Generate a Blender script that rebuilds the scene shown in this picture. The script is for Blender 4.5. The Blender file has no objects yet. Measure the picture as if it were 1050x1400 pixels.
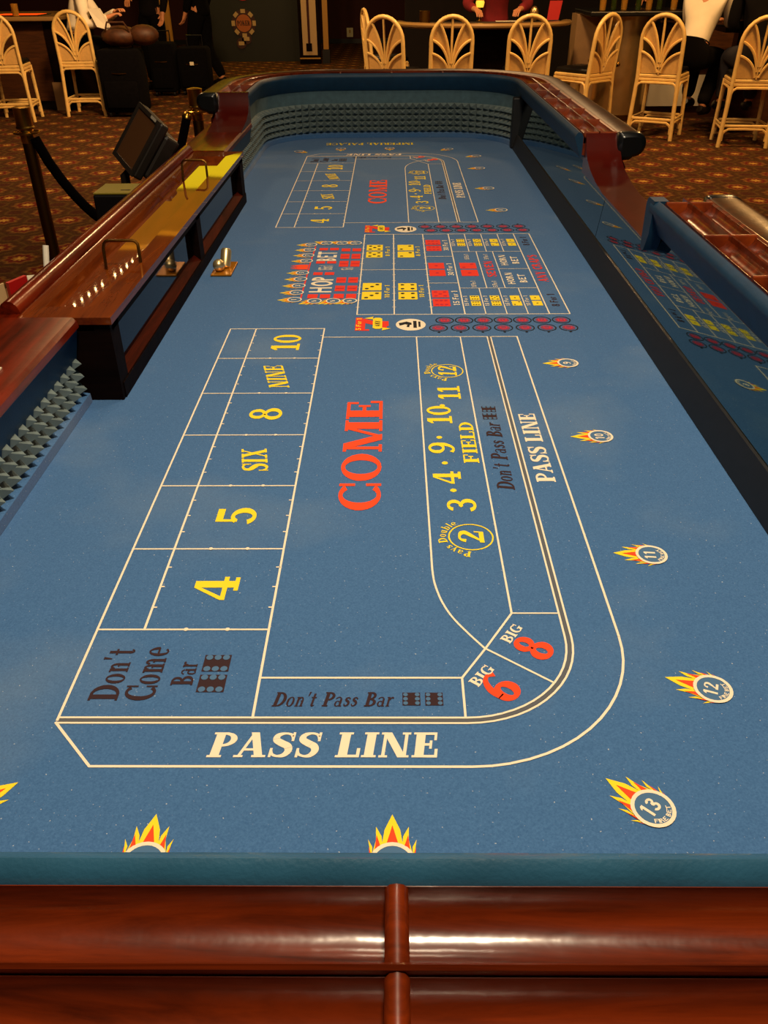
import bpy, math, random
from mathutils import Vector, Matrix
random.seed(7)
S = bpy.context.scene
COL = S.collection
# ------------------------------------------------------------------ camera
cd = bpy.data.cameras.new('camera'); cam = bpy.data.objects.new('camera', cd); COL.objects.link(cam)
cd.sensor_fit = 'HORIZONTAL'; cd.sensor_width = 36.0; cd.lens = 1120.0/1050.0*36.0; cd.clip_start = .02
cam.matrix_world = Matrix(((0.99994686, 0.00180873, 0.01014963, 0.0),
                           (0.00744553, 0.55426094, -0.83230966, 0.0),
                           (-0.00713097, 0.83234100, 0.55421802, 1.42), (0, 0, 0, 1)))
S.camera = cam
# ------------------------------------------------------------------ world, light, exposure
S.view_settings.view_transform = 'Standard'; S.view_settings.look = 'None'
S.view_settings.gamma = 1.0; S.view_settings.use_curve_mapping = False
S.view_settings.exposure = 0.0
W = bpy.data.worlds.new('room_air'); S.world = W; W.use_nodes = True
W.node_tree.nodes['Background'].inputs[0].default_value = (1.0, .55, .25, 1)
W.node_tree.nodes['Background'].inputs[1].default_value = .02
def area(name, loc, size, power, col, sy=None, target=None):
    l = bpy.data.lights.new(name, 'AREA'); l.energy = power; l.color = col; l.size = size
    if sy: l.shape = 'RECTANGLE'; l.size_y = sy
    else: l.shape = 'DISK'
    o = bpy.data.objects.new(name, l); COL.objects.link(o); o.location = loc
    if target: o.rotation_euler = (Vector(target)-Vector(loc)).to_track_quat('-Z', 'Y').to_euler()
    return o
WARM = (1, .80, .55); AMB = (1, .59, .26)
area('table_lamp_near', (.12, .62, 3.1), .35, 60, WARM, .25, (0, .9, .72))
area('table_lamp_mid', (.05, 2.0, 3.3), .4, 12, WARM, .25)
area('table_lamp_far', (0, 3.3, 3.4), .4, 9, WARM, .25)
area('bar_lamp_left', (-1.6, 7.6, 3.3), .5, 170, AMB, None, (-3.7, 10.2, .6))
area('bar_lamp_centre', (.9, 7.9, 3.3), .5, 85, AMB)
area('bar_lamp_right', (3.1, 7.2, 3.3), .5, 95, (1, .53, .17))
area('aisle_lamp_left', (-2.2, 5.6, 3.3), .5, 29, AMB)
area('aisle_lamp_right', (2.3, 4.9, 3.3), .5, 15, AMB)
area('back_lamp', (-1.2, 15.5, 3.3), .5, 30, AMB)

# ------------------------------------------------------------------ materials
def rgb(h):
    h = h.lstrip('#'); v = [int(h[i:i+2], 16)/255 for i in (0, 2, 4)]
    return tuple((c/12.92 if c <= .04045 else ((c+.055)/1.055)**2.4) for c in v)+(1,)
def mat(name, col, rough=.6, metal=0., coat=0., var=0., vscale=8., bump=0., bscale=60., col2=None, spec=.5, emit=0., ecol=None, sheen=0., trans=0.):
    m = bpy.data.materials.new(name); m.use_nodes = True; nt = m.node_tree; b = nt.nodes['Principled BSDF']
    c = rgb(col) if isinstance(col, str) else tuple(col)+(1,)
    b.inputs['Base Color'].default_value = c; b.inputs['Roughness'].default_value = rough; b.inputs['Metallic'].default_value = metal
    b.inputs['Coat Weight'].default_value = coat; b.inputs['Coat Roughness'].default_value = .12
    b.inputs['Specular IOR Level'].default_value = spec
    b.inputs['Sheen Weight'].default_value = sheen
    b.inputs['Transmission Weight'].default_value = trans
    if emit: b.inputs['Emission Color'].default_value = rgb(ecol) if ecol else c; b.inputs['Emission Strength'].default_value = emit
    if var or bump:
        tc = nt.nodes.new('ShaderNodeTexCoord')
    if var:
        n = nt.nodes.new('ShaderNodeTexNoise'); n.inputs['Scale'].default_value = vscale; n.inputs['Detail'].default_value = 6
        nt.links.new(tc.outputs['Object'], n.inputs['Vector'])
        r = nt.nodes.new('ShaderNodeValToRGB'); r.color_ramp.elements[0].position = .3; r.color_ramp.elements[1].position = .7
        c2 = rgb(col2) if col2 else tuple(min(1, x*(1+var)) for x in c[:3])+(1,)
        r.color_ramp.elements[0].color = tuple(x*(1-var) for x in c[:3])+(1,) if not col2 else c
        r.color_ramp.elements[1].color = c2
        nt.links.new(n.outputs['Fac'], r.inputs['Fac']); nt.links.new(r.outputs['Color'], b.inputs['Base Color'])
    if bump:
        n2 = nt.nodes.new('ShaderNodeTexNoise'); n2.inputs['Scale'].default_value = bscale; n2.inputs['Detail'].default_value = 4
        nt.links.new(tc.outputs['Object'], n2.inputs['Vector'])
        bp = nt.nodes.new('ShaderNodeBump'); bp.inputs['Strength'].default_value = bump; bp.inputs['Distance'].default_value = .004
        nt.links.new(n2.outputs['Fac'], bp.inputs['Height']); nt.links.new(bp.outputs['Normal'], b.inputs['Normal'])
    return m
def wood(name, dark, light, rough=.3, coat=.8, scale=(3, 26, 26), rot=(0, 0, 0), bump=.03, spec=.3):
    m = bpy.data.materials.new(name); m.use_nodes = True; nt = m.node_tree; b = nt.nodes['Principled BSDF']; L = nt.links
    tc = nt.nodes.new('ShaderNodeTexCoord'); mp = nt.nodes.new('ShaderNodeMapping'); mp.inputs['Scale'].default_value = scale; mp.inputs['Rotation'].default_value = rot
    L.new(tc.outputs['Object'], mp.inputs['Vector'])
    n = nt.nodes.new('ShaderNodeTexNoise'); n.inputs['Scale'].default_value = 1.6; n.inputs['Detail'].default_value = 8; n.inputs['Roughness'].default_value = .65; n.inputs['Distortion'].default_value = .6
    L.new(mp.outputs[0], n.inputs['Vector'])
    r = nt.nodes.new('ShaderNodeValToRGB'); r.color_ramp.elements[0].position = .33; r.color_ramp.elements[1].position = .72
    r.color_ramp.elements[0].color = rgb(dark); r.color_ramp.elements[1].color = rgb(light)
    L.new(n.outputs['Fac'], r.inputs['Fac']); L.new(r.outputs['Color'], b.inputs['Base Color'])
    b.inputs['Roughness'].default_value = rough; b.inputs['Coat Weight'].default_value = coat; b.inputs['Coat Roughness'].default_value = .16 if bump else .03; b.inputs['Specular IOR Level'].default_value = spec
    if not bump: return m
    n2 = nt.nodes.new('ShaderNodeTexNoise'); n2.inputs['Scale'].default_value = 35; n2.inputs['Detail'].default_value = 3
    L.new(tc.outputs['Object'], n2.inputs['Vector'])
    bm = nt.nodes.new('ShaderNodeBump'); bm.inputs['Strength'].default_value = bump*6; bm.inputs['Distance'].default_value = .003
    L.new(n2.outputs['Fac'], bm.inputs['Height'])
    L.new(bm.outputs['Normal'], b.inputs['Normal']); L.new(bm.outputs['Normal'], b.inputs['Coat Normal'])
    return m
def felt_mat():
    m = bpy.data.materials.new('blue_felt'); m.use_nodes = True; nt = m.node_tree; b = nt.nodes['Principled BSDF']; L = nt.links
    tc = nt.nodes.new('ShaderNodeTexCoord')
    def noise(s, d, rough=.5):
        n = nt.nodes.new('ShaderNodeTexNoise'); n.inputs['Scale'].default_value = s; n.inputs['Detail'].default_value = d; n.inputs['Roughness'].default_value = rough
        L.new(tc.outputs['Object'], n.inputs['Vector']); return n
    def ramp(src, a, c0, b_, c1):
        r = nt.nodes.new('ShaderNodeValToRGB'); e = r.color_ramp.elements
        e[0].position = a; e[0].color = c0; e[1].position = b_; e[1].color = c1; L.new(src, r.inputs['Fac']); return r
    def mix(f, a, c, mode='MIX'):
        x = nt.nodes.new('ShaderNodeMix'); x.data_type = 'RGBA'; x.blend_type = mode
        if isinstance(f, float): x.inputs[0].default_value = f
        else: L.new(f, x.inputs[0])
        L.new(a, x.inputs[6]); 
        if isinstance(c, tuple): x.inputs[7].default_value = c
        else: L.new(c, x.inputs[7])
        return x.outputs[2]
    fine = ramp(noise(420, 4, .7).outputs['Fac'], .3, FELT_A, .7, FELT_B)
    wear = ramp(noise(3.2, 5).outputs['Fac'], .55, (0, 0, 0, 1), .8, (.22, .22, .22, 1))
    c = mix(wear.outputs['Color'], fine.outputs['Color'], (.30, .36, .38, 1))
    lint = ramp(noise(300, 1).outputs['Fac'], .735, (0, 0, 0, 1), .78, (.6, .6, .6, 1))
    c = mix(lint.outputs['Color'], c, (.65, .68, .7, 1))
    L.new(c, b.inputs['Base Color']); b.inputs['Roughness'].default_value = .95; b.inputs['Specular IOR Level'].default_value = .15
    b.inputs['Sheen Weight'].default_value = .15
    bm = nt.nodes.new('ShaderNodeBump'); bm.inputs['Strength'].default_value = .25; bm.inputs['Distance'].default_value = .001
    L.new(noise(700, 3).outputs['Fac'], bm.inputs['Height']); L.new(bm.outputs['Normal'], b.inputs['Normal'])
    return m
FELT_A = (.040, .118, .290, 1); FELT_B = (.072, .186, .410, 1)
def carpet_mat():
    m = bpy.data.materials.new('patterned_carpet'); m.use_nodes = True; nt = m.node_tree; b = nt.nodes['Principled BSDF']; L = nt.links
    tc = nt.nodes.new('ShaderNodeTexCoord')
    def math_(op, a, c=None):
        n = nt.nodes.new('ShaderNodeMath'); n.operation = op
        for i, v in enumerate((a, c)):
            if v is None: continue
            if isinstance(v, (int, float)): n.inputs[i].default_value = v
            else: L.new(v, n.inputs[i])
        return n.outputs[0]
    sp = nt.nodes.new('ShaderNodeSeparateXYZ'); L.new(tc.outputs['Object'], sp.inputs[0])
    x = math_('MULTIPLY', sp.outputs['X'], 1/.44); y = math_('MULTIPLY', sp.outputs['Y'], 1/.44)
    def lattice(ox, oy):
        u = math_('SUBTRACT', math_('FRACT', math_('ADD', x, ox)), .5); v = math_('SUBTRACT', math_('FRACT', math_('ADD', y, oy)), .5)
        r = math_('SQRT', math_('ADD', math_('MULTIPLY', u, u), math_('MULTIPLY', v, v)))
        a = math_('ARCTAN2', u, v)
        return math_('ADD', r, math_('MULTIPLY', math_('COSINE', math_('MULTIPLY', a, 8)), .022))
    def ramp(src, stops):
        rr = nt.nodes.new('ShaderNodeValToRGB'); e = rr.color_ramp.elements; rr.color_ramp.interpolation = 'LINEAR'
        e[0].position, e[0].color = stops[0][0], rgb(stops[0][1]); e[1].position, e[1].color = stops[1][0], rgb(stops[1][1])
        for p, c in stops[2:]: q = e.new(p); q.color = rgb(c)
        L.new(src, rr.inputs['Fac']); return rr.outputs['Color']
    r1 = lattice(50, 50); r2 = lattice(50.5, 50.5)
    r = math_('MINIMUM', r1, r2)
    base = ramp(r, [(0, '#c89a48'), (.075, '#a07838'), (.105, '#602018'), (.16, '#66241a'), (.19, '#80582a'), (.22, '#6a4824'), (.26, '#4a2a1a'), (.33, '#4a3218'), (.37, '#5e4222'), (.42, '#4a281a')])
    n = nt.nodes.new('ShaderNodeTexNoise'); n.inputs['Scale'].default_value = 60; n.inputs['Detail'].default_value = 4; L.new(tc.outputs['Object'], n.inputs['Vector'])
    mx = nt.nodes.new('ShaderNodeMix'); mx.data_type = 'RGBA'; mx.blend_type = 'MULTIPLY'; mx.inputs[0].default_value = .7
    L.new(base, mx.inputs[6]); g = ramp(n.outputs['Fac'], [(.3, '#808080'), (.7, '#ffffff')]); L.new(g, mx.inputs[7])
    L.new(mx.outputs[2], b.inputs['Base Color']); b.inputs['Roughness'].default_value = 1; b.inputs['Specular IOR Level'].default_value = .1
    return m
M = dict(
    felt=felt_mat(), carpet=carpet_mat(),
    pad=mat('shaded_blue_vinyl_pad', '#1a3c58', .5, var=.12, vscale=30, bump=.1, bscale=300, spec=.3),  # darker copy of the pad vinyl, shade put into its colour
    wallfelt=mat('blue_green_lining', '#4a6672', .85, var=.15, vscale=40),
    rubber=mat('grey_green_rubber', '#68787a', .8, var=.12, vscale=30),
    black=mat('black_plastic', '#0e0e10', .35), blackmat=mat('black_fabric', '#070608', 1, var=.3, vscale=30, spec=.1),
    vinyl=mat('black_vinyl', '#101214', .3, coat=.3),
    strip=mat('black_kick_strip', '#15161a', .5, var=.2, vscale=60),
    mirror=mat('mirror_glass', '#6f868a', .03, 1.0),
    glass=mat('dark_window_glass', '#2c2630', .05, 1.0),
    wood=wood('red_mahogany', '#360904', '#561307', .35, .3), woodx=wood('red_mahogany_x', '#300c03', '#842f0a', .3, .8, (2.2, 30, 30)),
    woody=wood('red_mahogany_y', '#360802', '#842204', .28, .7, (30, 2.2, 30)),
    lid=wood('amber_lid_wood', '#521a00', '#803602', .55, 1.0, (26, 2.2, 26), bump=0, spec=.05),
    arm=wood('brown_armrest', '#241004', '#5a2c08', .38, .22, (8, 8, 8), spec=.15),
    darkwood=wood('black_walnut_case', '#0c0605', '#1a0c08', .6, .0, spec=.04),
    brass=mat('polished_brass', '#d8a848', .28, 1.0), darkbrass=mat('aged_brass', '#6b4a1c', .4, 1.0), chrome=mat('gold_tinted_chrome', '#f0d8a0', .34, .85),
    amberplate=mat('amber_plate', '#c07a1c', .25, .4),
    cream=mat('cream_print', '#f8e8cc', .9), yellow=mat('yellow_print', '#ffe028', .9), red=mat('red_print', '#f0321e', .9), orange=mat('orange_red_print', '#ff4a1c', .9),
    dark=mat('dark_maroon_print', '#331c22', .95), crim=mat('crimson_print', '#c81e3c', .9), ink=mat('black_print', '#14161e', .95), feltprint=mat('blue_print', '#4a7098', .95),
    rattan=mat('golden_rattan', '#f0c878', .45, var=.1, vscale=20, coat=.2), cane=mat('tan_cane_panel', '#e0b268', .6, var=.08, vscale=60),
    seat=mat('black_seat_vinyl', '#12100e', .35),
    barwood=wood('brown_bar_front', '#3a2010', '#5a3418', .5, .2), beige=mat('beige_panel', '#a88458', .6, var=.08), steel=mat('brushed_steel', '#d8b478', .28, .9, var=.12, vscale=6),
    tabletop=mat('tan_table_edge', '#a07c48', .3, coat=.4), greenfelt=mat('dark_table_felt', '#3a2a18', .9),
    skin=mat('warm_skin', '#c8865c', .55), white=mat('white_shirt_cotton', '#efe4cc', .85, var=.05, vscale=9, bump=.2, bscale=14), redshirt=mat('dark_red_shirt', '#7a1018', .85, var=.15, vscale=12),
    trouser=mat('black_trousers', '#0a0808', .95, spec=.1), darkcloth=mat('charcoal_cloth', '#0e0c0e', .95, var=.2, spec=.1), hair=mat('dark_hair', '#1c1008', .7), shoe=mat('black_shoe', '#0c0908', .4),
    brownleather=mat('brown_leather', '#46240c', .6, var=.5, vscale=14, bump=.3, bscale=30), offwhite=mat('off_white_plastic', '#e6dcc0', .6),
    board=mat('dark_green_board', '#0b100d', .6, var=.15), chiporange=mat('orange_chip_face', '#a85a24', .6), chipcream=mat('cream_chip_notch', '#b89a6a', .6), chipdark=mat('dark_chip_ring', '#3a1410', .6),
    gold=mat('gold_paint', '#b8862a', .5), maroon=mat('maroon_wall_paint', '#3c0a0e', .8, var=.1), darkwall=mat('dark_brown_wall', '#160c08', .9, var=.2), ceil=mat('dark_ceiling', '#120d0a', .95),
    screen=mat('dim_screen', '#5a3a22', .3, coat=.3), monitor=mat('black_monitor_plastic', '#221c18', .45), silverlabel=mat('silver_label', '#a8a090', .4),
    printer=mat('yellow_lit_printer_top', '#8a7a22', .5), redcard=mat('red_leaflet', '#b01010', .5), creamcard=mat('cream_card', '#c8a878', .6), whitetube=mat('white_paper', '#f2ead8', .7),
    glassware=mat('amber_glass', '#d8a040', .1, 0, trans=.6), screenred=mat('lit_red_screen', '#c03808', .3, emit=1.2, ecol='#ff4a0c'), lampglow=mat('amber_lamp_glass', '#ffb030', .3, emit=1.3, ecol='#ffb83a'),
    bulb=mat('warm_bulb', '#ffe0a0', .3, emit=60, ecol='#ffd890'), cove=mat('yellow_cove_light', '#ffc020', .5, emit=.45, ecol='#ffb41c'), covehot=mat('bright_cove_light', '#ffd020', .5, emit=1.7, ecol='#ffdc1c'), bottle=mat('green_bottle_glass', '#3a4a18', .1, trans=.5),
    ledge=wood('dark_red_ledge', '#220603', '#4c1407', .6, 0, (30, 2.2, 30), spec=.03), redgloss=wood('dark_red_gloss_wood', '#420804', '#5a1206', .3, .8, (3, 3, 3), bump=.01), rackwood=wood('orange_lit_rack_wood', '#541804', '#a0420c', .4, .3, (6, 6, 6), bump=.01), plum=mat('plum_print', '#8c3a5c', .95), crimred=mat('crimson_letter_print', '#d82038', .9), padlit=mat('lit_glossy_blue_vinyl_pad', '#2a5a78', .36, var=.15, vscale=14, bump=.1, bscale=300, coat=.5), gapline=mat('grey_brown_print', '#5c6068', .95), rope=mat('black_velvet', '#070405', 1, spec=.05), sock=mat('pale_sock', '#a89c84', .9), jeans=mat('dark_denim', '#1c1a24', .9),  # rack wood and the lighter pad copy have light put into their colour
)

# ------------------------------------------------------------------ mesh helpers
class MB:
    def __init__(s): s.v = []; s.f = []; s.m = []; s.k = 0
    def add(s, vs, fs, T=None):
        o = len(s.v); s.v += [tuple(T @ Vector(p)) if T else tuple(p) for p in vs]
        s.f += [tuple(i+o for i in f) for f in fs]; s.m += [s.k]*len(fs); return s
    def box(s, x0, x1, y0, y1, z0, z1, T=None):
        return s.add([(x0,y0,z0),(x1,y0,z0),(x1,y1,z0),(x0,y1,z0),(x0,y0,z1),(x1,y0,z1),(x1,y1,z1),(x0,y1,z1)],
                     [(0,3,2,1),(4,5,6,7),(0,1,5,4),(1,2,6,5),(2,3,7,6),(3,0,4,7)], T)
    def rbox(s, x0, x1, y0, y1, z0, z1, r, T=None):
        """box whose twelve edges are chamfered by r"""
        cx, cy, cz = (x0+x1)/2, (y0+y1)/2, (z0+z1)/2; hx, hy, hz = (x1-x0)/2, (y1-y0)/2, (z1-z0)/2
        prof = [(-hz, 1), (-hz+r*.3, .35), (-hz+r, 0), (hz-r, 0), (hz-r*.3, .35), (hz, 1)]
        vs = []
        for z, k in prof:
            q = r*k
            for a, (sx, sy) in enumerate(((1, 1), (-1, 1), (-1, -1), (1, -1))):
                for t in range(4):
                    an = (a+t/3)*math.pi/2
                    vs.append((cx+sx*(hx-r)+(r-q)*math.cos(an), cy+sy*(hy-r)+(r-q)*math.sin(an), cz+z))
        n = 16; fs = [(i*n+j, i*n+(j+1) % n, (i+1)*n+(j+1) % n, (i+1)*n+j) for i in range(5) for j in range(n)]
        fs += [tuple(range(n-1, -1, -1)), tuple(range(5*n, 6*n))]
        return s.add(vs, fs, T)
    def prism(s, poly, z0, z1, T=None):
        n = len(poly); vs = [(x, y, z0) for x, y in poly]+[(x, y, z1) for x, y in poly]
        fs = [tuple(range(n-1, -1, -1)), tuple(range(n, 2*n))]+[(i, (i+1) % n, n+(i+1) % n, n+i) for i in range(n)]
        return s.add(vs, fs, T)
    def prism_x(s, poly, x0, x1, T=None):
        n = len(poly); vs = [(x0, y, z) for y, z in poly]+[(x1, y, z) for y, z in poly]
        fs = [tuple(range(n-1, -1, -1)), tuple(range(n, 2*n))]+[(i, (i+1) % n, n+(i+1) % n, n+i) for i in range(n)]
        return s.add(vs, fs, T)
    def lathe(s, prof, n=20, T=None):
        vs = []; fs = []
        for r, z in prof: vs += [(r*math.cos(2*math.pi*j/n), r*math.sin(2*math.pi*j/n), z) for j in range(n)]
        for i in range(len(prof)-1): fs += [(i*n+j, i*n+(j+1) % n, (i+1)*n+(j+1) % n, (i+1)*n+j) for j in range(n)]
        fs += [tuple(range(n-1, -1, -1)), tuple(range((len(prof)-1)*n, len(prof)*n))]
        return s.add(vs, fs, T)
    def tube(s, pts, r, n=8, closed=False, T=None, caps=True):
        P = [Vector(p) for p in pts]; k = len(P); vs = []; fs = []
        rr = r if isinstance(r, (list, tuple)) else [r]*k
        up = None
        for i in range(k):
            a = P[i-1] if (i or closed) else P[i]; b = P[(i+1) % k] if (i < k-1 or closed) else P[i]
            t = (b-a).normalized()
            if up is None:
                up = Vector((0, 0, 1)) if abs(t.z) < .9 else Vector((1, 0, 0))
            u = (up-t*up.dot(t)); u = u.normalized() if u.length > 1e-6 else t.orthogonal().normalized()
            w = t.cross(u); up = u
            vs += [tuple(P[i]+u*rr[i]*math.cos(2*math.pi*j/n)+w*rr[i]*math.sin(2*math.pi*j/n)) for j in range(n)]
        for i in range(k if closed else k-1):
            q = (i+1) % k; fs += [(i*n+j, i*n+(j+1) % n, q*n+(j+1) % n, q*n+j) for j in range(n)]
        if caps and not closed: fs += [tuple(range(n-1, -1, -1)), tuple(range((k-1)*n, k*n))]
        return s.add(vs, fs, T)
    def ball(s, c, r, n=12, sq=(1, 1, 1), T=None):
        vs = []; fs = []; m = n//2
        for i in range(1, m):
            a = math.pi*i/m; vs += [(c[0]+sq[0]*r*math.sin(a)*math.cos(2*math.pi*j/n), c[1]+sq[1]*r*math.sin(a)*math.sin(2*math.pi*j/n), c[2]-sq[2]*r*math.cos(a)) for j in range(n)]
        b = len(vs); vs += [(c[0], c[1], c[2]-sq[2]*r), (c[0], c[1], c[2]+sq[2]*r)]
        for i in range(m-2): fs += [(i*n+j, i*n+(j+1) % n, (i+1)*n+(j+1) % n, (i+1)*n+j) for j in range(n)]
        fs += [(b, (j+1) % n, j) for j in range(n)]+[(b+1, (m-2)*n+j, (m-2)*n+(j+1) % n) for j in range(n)]
        return s.add(vs, fs, T)
    def sweep(s, path, prof, closed=True, caps=True):
        """path: list of (x, y, nx, ny); prof: list of (outward d, z)"""
        n = len(prof); vs = []; fs = []
        for x, y, nx, ny in path: vs += [(x+nx*d, y+ny*d, z) for d, z in prof]
        for i in range(len(path)-1):
            for j in range(n if closed else n-1):
                q = (j+1) % n; fs.append((i*n+j, i*n+q, (i+1)*n+q, (i+1)*n+j))
        if closed and caps: fs += [tuple(range(n)), tuple(range(len(path)*n-1, (len(path)-1)*n-1, -1))]
        return s.add(vs, fs)
    def poly(s, pts, z):
        z += (len(s.f) % 13)*2.1e-5        # printed pieces lie a hair's breadth over one another
        return s.add([(x, y, z) for x, y in pts], [tuple(range(len(pts)))])
    def build(s, name, mats, parent=None, smooth=False, ang=35, loc=None, bevel=0):
        me = bpy.data.meshes.new(name); me.from_pydata(s.v, [], s.f); 
        for m in (mats if isinstance(mats, (list, tuple)) else [mats]): me.materials.append(m)
        if any(s.m): me.polygons.foreach_set('material_index', s.m)
        if smooth:
            me.polygons.foreach_set('use_smooth', [True]*len(me.polygons)); me.set_sharp_from_angle(angle=math.radians(ang))
        me.update(); o = bpy.data.objects.new(name, me); COL.objects.link(o)
        if parent: o.parent = parent
        if loc: o.location = loc
        if bevel:
            b = o.modifiers.new('bevel', 'BEVEL'); b.width = bevel; b.segments = 2; b.limit_method = 'ANGLE'
        return o
def thing(name, label, cat, loc=(0, 0, 0), rz=0, group=None):
    o = bpy.data.objects.new(name, None); COL.objects.link(o); o.empty_display_size = .1
    o.location = loc; o.rotation_euler = (0, 0, rz); return tag(o, label, cat, group)
def tag(o, label, cat, group=None, kind=None):
    if label: o['label'] = label
    if cat: o['category'] = cat
    if group: o['group'] = group
    if kind: o['kind'] = kind
    return o
def struct(o): o['kind'] = 'structure'; return o
def copy_tree(o, parent=None):
    c = o.copy(); COL.objects.link(c)
    if parent: c.parent = parent
    for ch in list(o.children): copy_tree(ch, c)
    return c
def catmull(pts, n=8):
    P = [Vector(p) for p in pts]; out = []
    for i in range(len(P)-1):
        a, b, c, d = P[max(i-1, 0)], P[i], P[i+1], P[min(i+2, len(P)-1)]
        for k in range(n):
            t = k/n; out.append(.5*((2*b)+(c-a)*t+(2*a-5*b+4*c-d)*t*t+(3*b-a-3*c+d)*t**3))
    out.append(P[-1]); return out

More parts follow.
